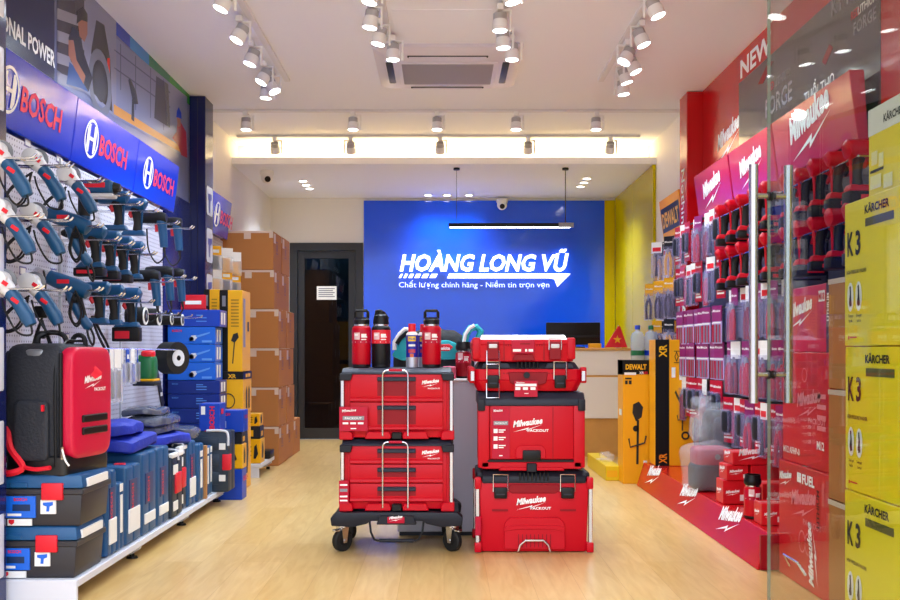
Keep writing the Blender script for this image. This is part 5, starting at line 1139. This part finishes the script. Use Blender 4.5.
# ================================================================ RIGHT: goods on the dark pegboards
DM = drill_kind(RED, BLKR, BLK, .04); DMI = drill_kind(RED, BLKR, BLK, .04, 'cone', nosemat=M('bare alloy', '#7d8088', .35, .7)); DMG = drill_kind(RED, DARK, RED, .05, 'cone', True, nosemat=REDD)
PUR = M('purple red card', '#8c1c6a', .4); VIO = M('violet film', '#b9b4ea', .12, alpha=.2, bump=.4, bscale=45)
def mk_blades():
    t = thing('hanging_pack', '', 'hanging pack'); w_, h_ = .105, .215
    b = B().box(-.004, 0, -w_/2, w_/2, -h_, .02, M('lilac card', '#b9a8dc', .4)); b.box(-.0045, .002, -w_/2, w_/2, -h_*.36, .02, PUR); b.text('Milwaukee', (.003, -w_*.42, -.02), Y_, Z_, .016, WPR, w=w_*.8, bold=.02); b.rect((.003, 0, 0), Y_, Z_, -w_*.45, w_*.45, -h_*.42, -h_*.38, LBL); b.build('header_card', t)
    for i in range(5): B().prism([(-w_*.42+i*w_*.18, -h_*.45), (-w_*.34+i*w_*.18, -h_*.45), (-w_*.33+i*w_*.18, -h_*.97), (-w_*.40+i*w_*.18, -h_*.97)], 'x', .001, .005, GREYM if i % 2 else REDT).build('saw_blade', t)
    return t
def mk_pliers(hm, card):
    def mk():
        t = thing('hanging_pack', '', 'hanging pack'); w_, h_ = .085, .29
        b = B().box(-.004, 0, -w_/2, w_/2, -h_*.28, .02, card); b.text('Milwaukee', (.001, -w_*.42, -.03), Y_, Z_, .014, WPR, w=w_*.8, bold=.02); b.build('header_card', t)
        B().box(-.003, .024, -w_/2, w_/2, -h_, -h_*.2, VIO, .006, 2).build('clear_sleeve', t)
        for s_ in (-1, 1): B().tube(spline([(.012, s_*.004, -h_*.36), (.012, s_*.022, -h_*.6), (.012, s_*.018, -h_*.97)], 4), .011, hm, 8).build('handle', t)
        B().tube([(.012, 0, -h_*.24), (.012, 0, -h_*.34), (.012, 0, -h_*.42)], [.006, .014, .012], GREYM, 8).build('jaw', t); return t
    return mk
def mk_redcard():
    t = thing('hanging_pack', '', 'hanging pack'); w_, h_ = .10, .25
    b = B().box(-.004, 0, -w_/2, w_/2, -h_, .02, REDT); b.text('Milwaukee', (.001, -w_*.42, -.025), Y_, Z_, .017, WPR, w=w_*.8, bold=.02)
    for i in range(3): b.rect((.001, 0, 0), Y_, Z_, -w_*.4, w_*(.4-.2*i), -h_*.9+.02*i, -h_*.9+.012+.02*i, WPR)
    b.build('backing_card', t); soft(B(), (.015, 0, -h_*.5), (.018, w_*.32, h_*.27), DARK, .4, nu=12, nv=8).build('tool_body', t); B().box(.0, .03, -w_*.44, w_*.44, -h_*.8, -h_*.2, VIO, .01, 2).build('blister', t); return t
def mk_film():
    t = thing('hanging_pack', '', 'hanging pack'); w_, h_ = .09, .27
    B().box(-.004, 0, -w_/2, w_/2, -h_*.25, .02, LBL).rect((.001, 0, 0), Y_, Z_, -w_*.4, w_*.4, -h_*.2, -h_*.08, REDI).build('header_card', t)
    B().box(-.003, .02, -w_/2, w_/2, -h_, -h_*.2, VIO, .008, 2).build('clear_sleeve', t); B().tube([(.008, .0, -h_*.3), (.008, .0, -h_*.65), (.008, 0, -h_*.95)], [.008, .008, .013], BLK, 8).build('shaft', t); return t
PKR = {'b': (Kind(mk_blades), 'purple-headed saw blade pack'), 'p': (Kind(mk_pliers(RED, PUR)), 'red-handled pliers pack'), 'c': (Kind(mk_redcard), 'red blister card with dark tool'), 'f': (Kind(mk_film), 'clear film pack with black shaft'), 'w': (Kind(mk_pliers(REDD, LBL)), 'white-headed pack with dark red handles')}
def bar(y0, y1, z, x, label):
    b = B().tube([(x, y0, z), (x, y1, z)], .006, BLK, 6)
    for y in (y0, (y0+y1)/2, y1): b.tube([(x, y, z), (1.888, y, z)], .005, BLK, 6)
    tag(b.build('display_bar'), label, 'display bar', 'black bars on the dark pegboards')
lvl = ('top', 'second', 'third', 'fourth', 'fifth', 'sixth')
def prow(bay, r_, y0, y1, z, seq, x=1.70):
    n = len(seq); bar(y0-.03, y1+.03, z+.012, x+.03, 'black display bar of the %s row %s' % (lvl[r_], bay))
    for i, c in enumerate(seq):
        y = y1-(y1-y0)*i/(n-1) if n > 1 else y0
        PKR[c][0].put((x+.012*math.sin(i*2.7+r_), y, z), PI+.22+.16*math.sin(i*1.9+r_*2), '%s, %s from far end, %s row %s' % (PKR[c][1], ORD[i], lvl[r_], bay))
def trow(bay, r_, y0, y1, z, seq, x=1.70):
    n = len(seq)
    for i, k_ in enumerate(seq):
        y = y1-(y1-y0)*i/(n-1)
        k_.put((x, y, z), PI+.1*math.sin(i*2.1+r_), 'red and black cordless %s, %s from far end, %s row %s' % ('driver' if k_ is not DM else 'drill', ORD[i], lvl[r_], bay))
    b = B().tube([(x+.02, y0-.06, z-.032), (x+.02, y1+.06, z-.032)], .005, CHROME, 6).tube([(x-.06, y0-.06, z-.032), (x-.06, y1+.06, z-.032)], .005, CHROME, 6)
    for y in (y0-.06, (y0+y1)/2, y1+.06): b.tube([(x-.06, y, z-.032), (1.888, y, z-.032)], .005, CHROME, 6)
    tag(b.build('display_bar'), 'chrome tool rails of the %s row %s' % (lvl[r_], bay), 'display bar', 'chrome tool rails')
by = 'by the red column'
prow(by, 0, 6.28, 7.38, 1.87, 'cfcfpwfc')
prow(by, 1, 6.28, 7.38, 1.57, 'ccffcpfc')
prow(by, 2, 6.28, 7.40, 1.255, 'bbbbbbbbb')
prow(by, 3, 6.28, 7.40, 1.03, 'wbbbbbbb')
prow(by, 4, 6.28, 7.38, .79, 'cwcccwcc')
by = 'of the middle bay'
trow(by, 0, 5.15, 6.0, 1.82, [DMI, DM, DMI, DM, DMI]); trow(by, 1, 5.15, 6.0, 1.56, [DM, DMI, DM, DMI, DM])
prow(by, 2, 5.10, 6.04, 1.34, 'wpfwpfpw'); prow(by, 3, 5.10, 6.04, 1.03, 'pwppfwpp'); prow(by, 4, 5.10, 6.04, .70, 'cfcpcfcp')
by = 'behind the glass door'
trow(by, 0, 4.08, 4.86, 1.80, [DMG, DM, DMG, DMI, DMG]); trow(by, 1, 4.08, 4.86, 1.555, [DMI, DMG, DM, DMG, DMG])
prow(by, 2, 4.66, 4.92, 1.10, 'cpf'); prow(by, 3, 4.66, 4.92, .80, 'wcp')
# red tool cartons behind the glass door
def side(b): return dict(r=(0, -1, 0), u=(0, 0, 1))
NY = (0, -1, 0)
def deco_m18(b, w_, d_, h_):
    o = (-.002, d_, 0)
    mw(b, (-.002, d_*.99, h_*.36), NY, Z_, d_*.56, WPR); b.rect(o, NY, Z_, d_*.72, d_*.86, h_*.74, h_*.9, WPR); b.text('M18', (-.003, d_*.27, h_*.77), NY, Z_, h_*.1, REDI, bold=.03, w=d_*.12); b.rect(o, NY, Z_, d_*.89, d_*.98, 0, h_, M('carton band', '#4a3040', .4)); b.text('LITHIUM', (-.003, d_*.045, h_*.45), Z_, Y_, d_*.05, WPR, w=h_*.4, bold=.02)
def deco_mid(b, w_, d_, h_):
    o = (-.002, d_, 0); mw(b, (-.002, d_*.66, h_*.42), NY, Z_, d_*.48, M('faded red print', '#e88a94', .5), 'PACKOUT'); b.text('M12 AFHP-0', (-.002, d_*.97, h_*.08), NY, Z_, h_*.06, WPR, bold=.02)
    for i in range(4): b.rect(o, NY, Z_, d_*.76, d_*.93, h_*(.34+.09*i), h_*(.38+.09*i), M('faded red print', '#e88a94', .5))
    b.ring(o, NY, Z_, d_*.5, h_*.8, .03, .026, M('faded red print', '#e88a94', .5)); b.text('M12', (-.003, d_*.24, h_*.18), NY, Z_, h_*.07, WPR, bold=.03)
def deco_low(b, w_, d_, h_):
    o = (-.002, d_, 0); mw(b, (-.002, d_*.98, h_*.78), NY, Z_, d_*.26, WPR); b.text('FUEL', (-.002, d_*.5, h_*.86), NY, Z_, h_*.08, WPR, bold=.04, w=d_*.24); b.rect(o, NY, Z_, d_*.4, d_*.48, h_*.86, h_*.94, WPR); b.text('LITHIUM', (-.003, d_*.17, h_*.55), Z_, Y_, d_*.05, BLK, w=h_*.3, bold=.03)
    mw(b, (-.002, d_*.72, h_*.56), NY, Z_, d_*.48, M('faded red print', '#e88a94', .5), 'PACKOUT'); mw(b, (-.002, d_*.2, h_*.06), (0, 0, 1), Y_, h_*.5, WPR)
    for i in range(2): b.ring(o, NY, Z_, d_*(.5+.12*i), h_*.38, .04, .034, M('faded red print', '#e88a94', .5), 16, 1.2)
    b.tube([(-.02, d_*.66, h_*.14), (-.05, d_*.64, h_*.24), (-.05, d_*.36, h_*.24), (-.02, d_*.34, h_*.14)], .006, CHROME, 6)
RC = M('red carton', '#d01020', .4)
carton('big red tool carton on the floor behind the glass door, lowest of three', 1.51, 1.86, 3.98, 4.58, 0, .51, RC, deco_low)
carton('big red tool carton behind the glass door, middle of three', 1.52, 1.86, 4.0, 4.56, .511, .99, RC, deco_mid)
carton('pinkish red tool carton behind the glass door, topmost of three', 1.535, 1.84, 4.02, 4.52, .991, 1.27, M('red carton bright', '#d4204a', .35), deco_m18)
for i in range(3): carton('kraft carton between the red and the lemon yellow cartons, %s' % ('lowest', 'middle', 'topmost')[i], 1.495, 1.86, 3.70, 3.95, .425*i, .425*(i+1)-.002, KRAFT, lambda b, w_, d_, h_: b.rect((-.002, 0, 0), Y_, Z_, 0, d_, h_-.02, h_, TAPE))
# lemon yellow pressure washer cartons
def deco_k3(b, w_, d_, h_):
    o = (-.002, d_, 0); L_ = lambda x: d_-x
    b.text('K', (-.002, L_(.028), h_*.63), NY, Z_, h_*.165, INK, bold=.03, w=.052); b.text('3', (-.002, L_(.098), h_*.63), NY, Z_, h_*.165, INK, bold=.03, w=.042)
    b.text('HIGH PRESSURE WASHER', (-.002, L_(.022), h_*.50), NY, Z_, h_*.026, INK, bold=.02, w=.17)
    for x in (.055, .125):
        b.disc(o, NY, Z_, x, h_*.34, .027, LBL, 20, 1.9); b.flat((-.003, d_, 0), NY, Z_, [(x-.006, h_*.41), (x+.004, h_*.42), (x+.008, h_*.36), (x+.013, h_*.28), (x-.004, h_*.27), (x-.011, h_*.30), (x-.003, h_*.36)], INK)
    b.text('Telescopic', (-.002, L_(.035), h_*.20), NY, Z_, .011, INK, w=.045, bold=.01); b.text('handle', (-.002, L_(.04), h_*.165), NY, Z_, .011, INK, w=.032, bold=.01); b.text('Detergent', (-.002, L_(.105), h_*.20), NY, Z_, .011, INK, w=.045, bold=.01); b.text('suction', (-.002, L_(.11), h_*.165), NY, Z_, .011, INK, w=.035, bold=.01)
    b.rect(o, NY, Z_, .035, .045, h_*.045, h_*.07, REDI); b.rect(o, NY, Z_, .05, .11, h_*.055, h_*.065, REDI)
    b.text('KÄRCHER', (-.002, L_(.175), h_*.89), NY, Z_, h_*.055, INK, bold=.035, w=.19); b.rect(o, NY, Z_, .18, .40, h_*.80, h_*.855, M('washer band', '#5a5a20', .4))
for i, x in enumerate((1.43, 1.432, 1.43)):
    carton('lemon yellow pressure washer carton at the glass door, %s' % ('lowest of its stack', 'second from the floor', 'directly below the white-banded one')[i], x, 1.80, 2.98, 3.625, .507*i, .507*(i+1)-.002, YELK, deco_k3)
def deco_top(b, w_, d_, h_):
    b.rect((-.002, d_, 0), NY, Z_, 0, d_, h_*.72, h_, LBL); b.text('KÄRCHER', (-.003, d_-.13, h_*.8), NY, Z_, h_*.08, INK, bold=.03, w=.16)
    for x, z, w2 in ((.03, .40, .05), (.09, .36, .04), (.02, .15, .09), (.13, .12, .07)): b.rect((-.003, d_, 0), NY, Z_, x, x+w2, h_*z, h_*(z+.14), M('pale box print', '#f3eeb0', .5))
    b.rect((-.003, d_, 0), NY, Z_, .02, .13, h_*.32, h_*.35, INK)
carton('yellow carton with white top band, on top of the lemon yellow washer cartons', 1.53, 1.86, 3.0, 3.66, 1.521, 1.86, YELK, deco_top)
# ---- on the red plinth
WRAP = M('crinkled wrap film', '#f0f2fa', .06, alpha=.17, bump=1.0, bscale=22)
t = thing('bagged_backpack', 'tall black tool pack in crinkled clear plastic on the red plinth', 'wrapped pack', (1.70, 6.22, .171))
soft(B(), (.01, .0, .235), (.115, .13, .225), M('wrapped black', '#181a24', .6), .35, .01, 8).build('pack_body', t); soft(B(), (.0, -.10, .30), (.085, .04, .13), M('wrapped navy', '#20263c', .6), .35).build('front_pocket', t); B().box(-.03, .0, -.145, -.135, .36, .385, REDI).build('red_tag', t)
soft(B(), (-.0, .0, .25), (.145, .165, .255), WRAP, .5, .035, 8, 36, 20, 2, bot=.002).build('plastic_wrap', t)
b = soft(B(), (-.10, .04, .40), (.075, .09, .12), WRAP, .6, .05, 12, 22, 12, 5); b.build('bunched_film', t)
t = thing('bagged_backpack', 'short crimson and black tool bag in clear plastic at the plinth edge', 'wrapped pack', (1.575, 6.02, .171))
soft(B(), (0, 0, .085), (.115, .10, .085), M('wrapped black', '#181a24', .6), .35).build('bag_base', t); soft(B(), (-.0, 0, .20), (.105, .095, .06), M('wrapped crimson', '#9c1238', .5), .35).build('bag_top', t); B().cyl((.02, -.098, .205), (.02, -.104, .205), .016, GREYM).build('badge', t)
soft(B(), (-.01, 0, .13), (.145, .125, .145), WRAP, .5, .03, 9, 32, 16, 9, bot=.002).build('plastic_wrap', t)
def deco_r(b, w_, d_, h_):
    mw(b, (w_*.12, -.002, h_*.35), X_, Z_, w_*.6, WPR); mw(b, (-.002, d_*.85, h_*.35), NY, Z_, d_*.6, WPR); b.rect((0, -.002, 0), X_, Z_, w_*.75, w_*.92, h_*.15, h_*.4, LBL)
for lab, *c in (('small red carton on the plinth at the lower step of the red pile', 1.50, 1.62, 5.46, 5.60, .171, .30), ('small red carton resting on the lower step of the red pile', 1.515, 1.63, 5.44, 5.60, .301, .385), ('flat red carton spanning the top of the red pile', 1.54, 1.80, 5.42, 5.60, .386, .455), ('square red carton at the wall side under the flat one', 1.64, 1.84, 5.42, 5.60, .171, .385),
    ('small red carton in front of the tumbler on the plinth', 1.50, 1.60, 4.80, 4.92, .171, .275), ('tiny red carton next to the one in front of the tumbler', 1.61, 1.72, 4.78, 4.90, .171, .255), ('red carton behind the tumbler with white print', 1.60, 1.74, 5.10, 5.24, .171, .33)):
    carton(lab, *c, RC, deco_r)
bottle('insulated_tumbler', 'red insulated tumbler with black lid standing on the red plinth', 1.525, 5.02, .171, .042, .215, RED, REDT, 'cup', 0)
# ================================================================ tall yellow cartons by the red column
DWY = M('amber carton', '#f4a800', .4)
def trimmer(b, x, z0, k_, m):
    o = (0, -.0035, 0)
    b.flat(o, X_, Z_, [(x-.010*k_, z0+.30*k_), (x+.03*k_, z0+.33*k_), (x+.04*k_, z0+.40*k_), (x+.01*k_, z0+.44*k_), (x-.03*k_, z0+.42*k_), (x-.035*k_, z0+.36*k_)], m); b.flat(o, X_, Z_, [(x-.008*k_, z0), (x+.008*k_, z0), (x+.012*k_, z0+.31*k_), (x-.004*k_, z0+.31*k_)], m)
    b.tube([(x-.06*k_, -.004, z0+.18*k_), (x-.05*k_, -.004, z0+.12*k_), (x+.05*k_, -.004, z0+.15*k_), (x+.06*k_, -.004, z0+.2*k_)], .006*k_, m, 5); b.disc(o, X_, Z_, x-.01*k_, z0+.25*k_, .022*k_, m, 12)
def deco_dw(b, w_, d_, h_):
    b.box(-.002, w_+.002, -.002, d_*.9, h_*.885, h_, BLK); b.text('DEWALT', (w_*.5, -.003, h_*.925), X_, Z_, h_*.042, YEL, 'c', bold=.04, w=w_*.8); b.rect((0, -.003, 0), X_, Z_, w_*.05, w_*.5, h_*.88, h_*.9, LBL); b.text('XR', (w_*.62, -.003, h_*.888), X_, Z_, h_*.02, LBL, bold=.03); b.text('FLEX', (w_*.76, -.003, h_*.888), X_, Z_, h_*.02, REDI, bold=.03, w=w_*.2)
    b.rect((0, -.003, 0), X_, Z_, w_*.08, w_*.33, h_*.845, h_*.858, INK); b.rect((0, -.003, 0), X_, Z_, w_*.08, w_*.18, h_*.805, h_*.835, INK); b.rect((0, -.003, 0), X_, Z_, w_*.22, w_*.33, h_*.805, h_*.835, INK)
    trimmer(b, w_*.55, h_*.16, h_*1.15, INK); b.rect((0, -.003, 0), X_, Z_, w_*.78, w_*.92, h_*.16, h_*.19, LBL)
    b.rect((-.002, d_, 0), NY, Z_, d_*.3, d_*.8, h_*.55, h_*.6, LBL); b.rect((-.002, d_, 0), NY, Z_, 0, d_, h_*.88, h_, BLK)
carton('yellow tool carton with black header standing on the wooden floor beside the plinth', 1.335, 1.53, 7.58, 7.80, 0, .925, DWY, deco_dw)
def deco_dw2(b, w_, d_, h_):
    b.rect((0, -.002, 0), X_, Z_, 0, w_*.36, 0, h_, BLK)
    b.text('XR', (w_*.29, -.003, h_*.86), Z_, (-1, 0, 0), w_*.20, YEL, bold=.03, w=h_*.1); b.text('XR', (w_*.29, -.003, h_*.02), Z_, (-1, 0, 0), w_*.20, ORG, bold=.03, w=h_*.08)
    for x in (.55, .68, .80): b.ring((0, -.003, 0), X_, Z_, w_*x, h_*.865, w_*.055, w_*.035, INK, 4, 2.6)
    b.rect((0, -.003, 0), X_, Z_, w_*.48, w_*.88, h_*.905, h_*.91, INK); b.rect((0, -.003, 0), X_, Z_, w_*.48, w_*.88, h_*.815, h_*.82, INK)
    b.rect((0, -.003, 0), X_, Z_, w_*.42, w_*.52, h_*.70, h_*.78, LBL); b.rect((0, -.003, 0), X_, Z_, w_*.62, w_*.80, h_*.68, h_*.76, LBL)
    trimmer(b, w_*.70, h_*.28, .62, M('grey brown ink', '#4a3a20', .5)); b.flat((0, -.003, 0), X_, Z_, [(w_*.5, h_*.58), (w_*.53, h_*.60), (w_*.68, h_*.5), (w_*.66, h_*.48)], M('grey brown ink', '#4a3a20', .5)); b.flat((0, -.003, 0), X_, Z_, [(w_*.92, h_*.58), (w_*.89, h_*.60), (w_*.72, h_*.5), (w_*.74, h_*.48)], M('grey brown ink', '#4a3a20', .5))
    b.ring((0, -.003, 0), X_, Z_, w_*.78, h_*.24, .03, .018, INK, 16)
carton('tall yellow tool carton with broad black edge on the red plinth end', 1.51, 1.785, 7.26, 7.48, .171, 1.075, DWY, deco_dw2)
t = carton('low flat yellow carton lying on the floor beside the tall yellow carton', 1.235, 1.345, 7.76, 8.75, 0, .115, M('lemon carton dull', '#e8c400', .4), lambda b, w_, d_, h_: b.rect((0, -.002, 0), X_, Z_, .01, .09, .03, .08, YEL))
tag(soft(B(), (0, 0, 0), (.05, .12, .035), WRAP, .5, .02, 14, 20, 10, 3).build('crumpled_bag', None, (1.29, 8.1, .148)), 'crumpled clear plastic bag lying on the low flat yellow carton', 'plastic bag')
carton('yellow carton standing behind the tall ones, carrying the water jugs', 1.50, 1.80, 8.14, 8.46, 0, .905, DWY, lambda b, w_, d_, h_: b.rect((0, -.002, 0), X_, Z_, .02, .1, .6, .8, INK))
JUG = M('clear jug plastic', '#cfe0ee', .08, alpha=.45); CAPB = M('jug cap blue', '#1a3fc0', .4)
for i, (x, y) in enumerate(((1.575, 8.27), (1.69, 8.30))):
    t = thing('water_jug', ('clear plastic water jug with blue cap and green label, behind the headed yellow carton', 'clear plastic water jug with green cap next to the blue-capped one')[i], 'water jug', (x, y, .906))
    B().lathe((0, 0, 0), [(.05, 0), (.055, .01), (.055, .09), (.052, .10), (.055, .11), (.055, .20), (.04, .235), (.018, .25), (.018, .265)], JUG, 20).build('jug_body', t); B().lathe((0, 0, 0), [(.021, .262), (.021, .29), (.019, .295)], CAPB if i == 0 else GREEN, 14).build('cap', t); B().tube([(0, 0, .05), (0, 0, .09)], .0558, GREEN if i == 0 else CAPB, 20).build('label', t)
# packs under the yellow header sign
t = thing('pegboard', 'pale pegboard with yellow packs beyond the red column', 'pegboard', (1.925, 7.80, 0)); B().box(-.02, 0, 0, .85, .3, 1.93, PEG).build('perforated_panel', t)
DY = [Kind(mk_pliers(YEL, DARK)), Kind(mk_pliers(BLK, YEL)), Kind(mk_film)]
for r_, (z, n_) in enumerate(((1.86, 6), (1.54, 7), (1.22, 6))):
    for i in range(n_):
        y = 7.86+.75*i/(n_-1); k_ = (i*(r_+1)+r_) % 2 if r_ else (2 if i % 2 else 0)
        DY[k_].put((1.74+.05*(i % 3), y, z), PI+.9+.1*math.sin(i*3), '%s pack under the yellow header sign, %s row, %s in' % (('yellow-handled', 'black-handled yellow-carded', 'clear film')[k_], lvl[r_], ORD[i]))
    tag(B().tube([(1.78, 7.82, z+.012), (1.78, 8.64, z+.012)], .005, BLK, 6).tube([(1.78, 7.85, z+.012), (1.905, 7.85, z+.012)], .005, BLK, 6).tube([(1.78, 8.6, z+.012), (1.905, 8.6, z+.012)], .005, BLK, 6).build('display_bar'), 'black display bar under the yellow header sign, %s row' % lvl[r_], 'display bar', 'black bars under the yellow sign')
# ================================================================ counter and what stands on it
CW = M('counter white', '#f0e9e2', .35); WD = M('counter oak', '#d09a52', .4, var=.12, bscale=8)
t = thing('reception_counter', 'white and oak reception counter in front of the blue glass panel', 'counter', (0, 9.5, 0))
B().box(.30, 1.78, .02, .55, 0, .36, WD).build('oak_base', t); B().box(.30, 1.78, .0, .55, .36, .745, CW, .003, 1).build('lower_panel', t); B().box(.30, 1.78, .006, .55, .745, .765, WD).build('oak_strip', t); B().box(.30, 1.78, .0, .55, .765, .995, CW, .003, 1).build('upper_panel', t); B().box(.29, 1.79, -.015, .57, .995, 1.02, WD, .003, 1).build('counter_top', t)
B().box(.32, 1.76, .03, .05, .0, .025, M('skirting blue grey', '#7d86a8', .4)).build('kick_strip', t)
t = thing('monitor', 'black flat monitor seen from behind on the counter', 'monitor', (1.245, 9.80, 1.02))
B().box(-.26, .26, -.02, .02, .03, .245, BLK, .008, 2).build('screen_housing', t); B().box(-.25, .25, -.028, -.019, .10, .125, DARK, .003, 1).build('vent_band', t); B().box(-.03, .03, .0, .03, .01, .12, DARK).build('stand_neck', t); B().box(-.11, .11, -.06, .09, 0, .012, DARK, .004, 1).build('stand_foot', t)
tag(B().box(0, .115, 0, .07, 0, .042, YEL, .003, 1).build('small_carton', None, (1.365, 9.56, 1.02)), 'small yellow carton on the counter in front of the black monitor', 'carton')
t = thing('desk_flag', 'small red flag with yellow star on the counter by the water jugs', 'flag', (1.62, 9.6, 1.02))
B().cyl((.03, .012, 0), (.03, .012, .215), .004, LBL, n=8).build('pole', t); q = B().hexa([(-.10, -.03), (.11, -.02), (.11, .03), (-.10, .02)], 0.004, [(.025, .0), (.045, .0), (.045, .014), (.025, .012)], .205, REDI); q.build('cloth', t)
b = B(); b.flat((.015, -.024, .078), Vector((1, .05, 0)), Vector((0, .14, 1)).normalized(), [((.042 if i % 2 == 0 else .017)*math.sin(PI*i/5), (.042 if i % 2 == 0 else .017)*math.cos(PI*i/5)) for i in range(10)], YEL); b.build('yellow_star', t)
B().cyl((.03, .012, 0), (.03, .012, .006), .03, LBL).build('stand_base', t)
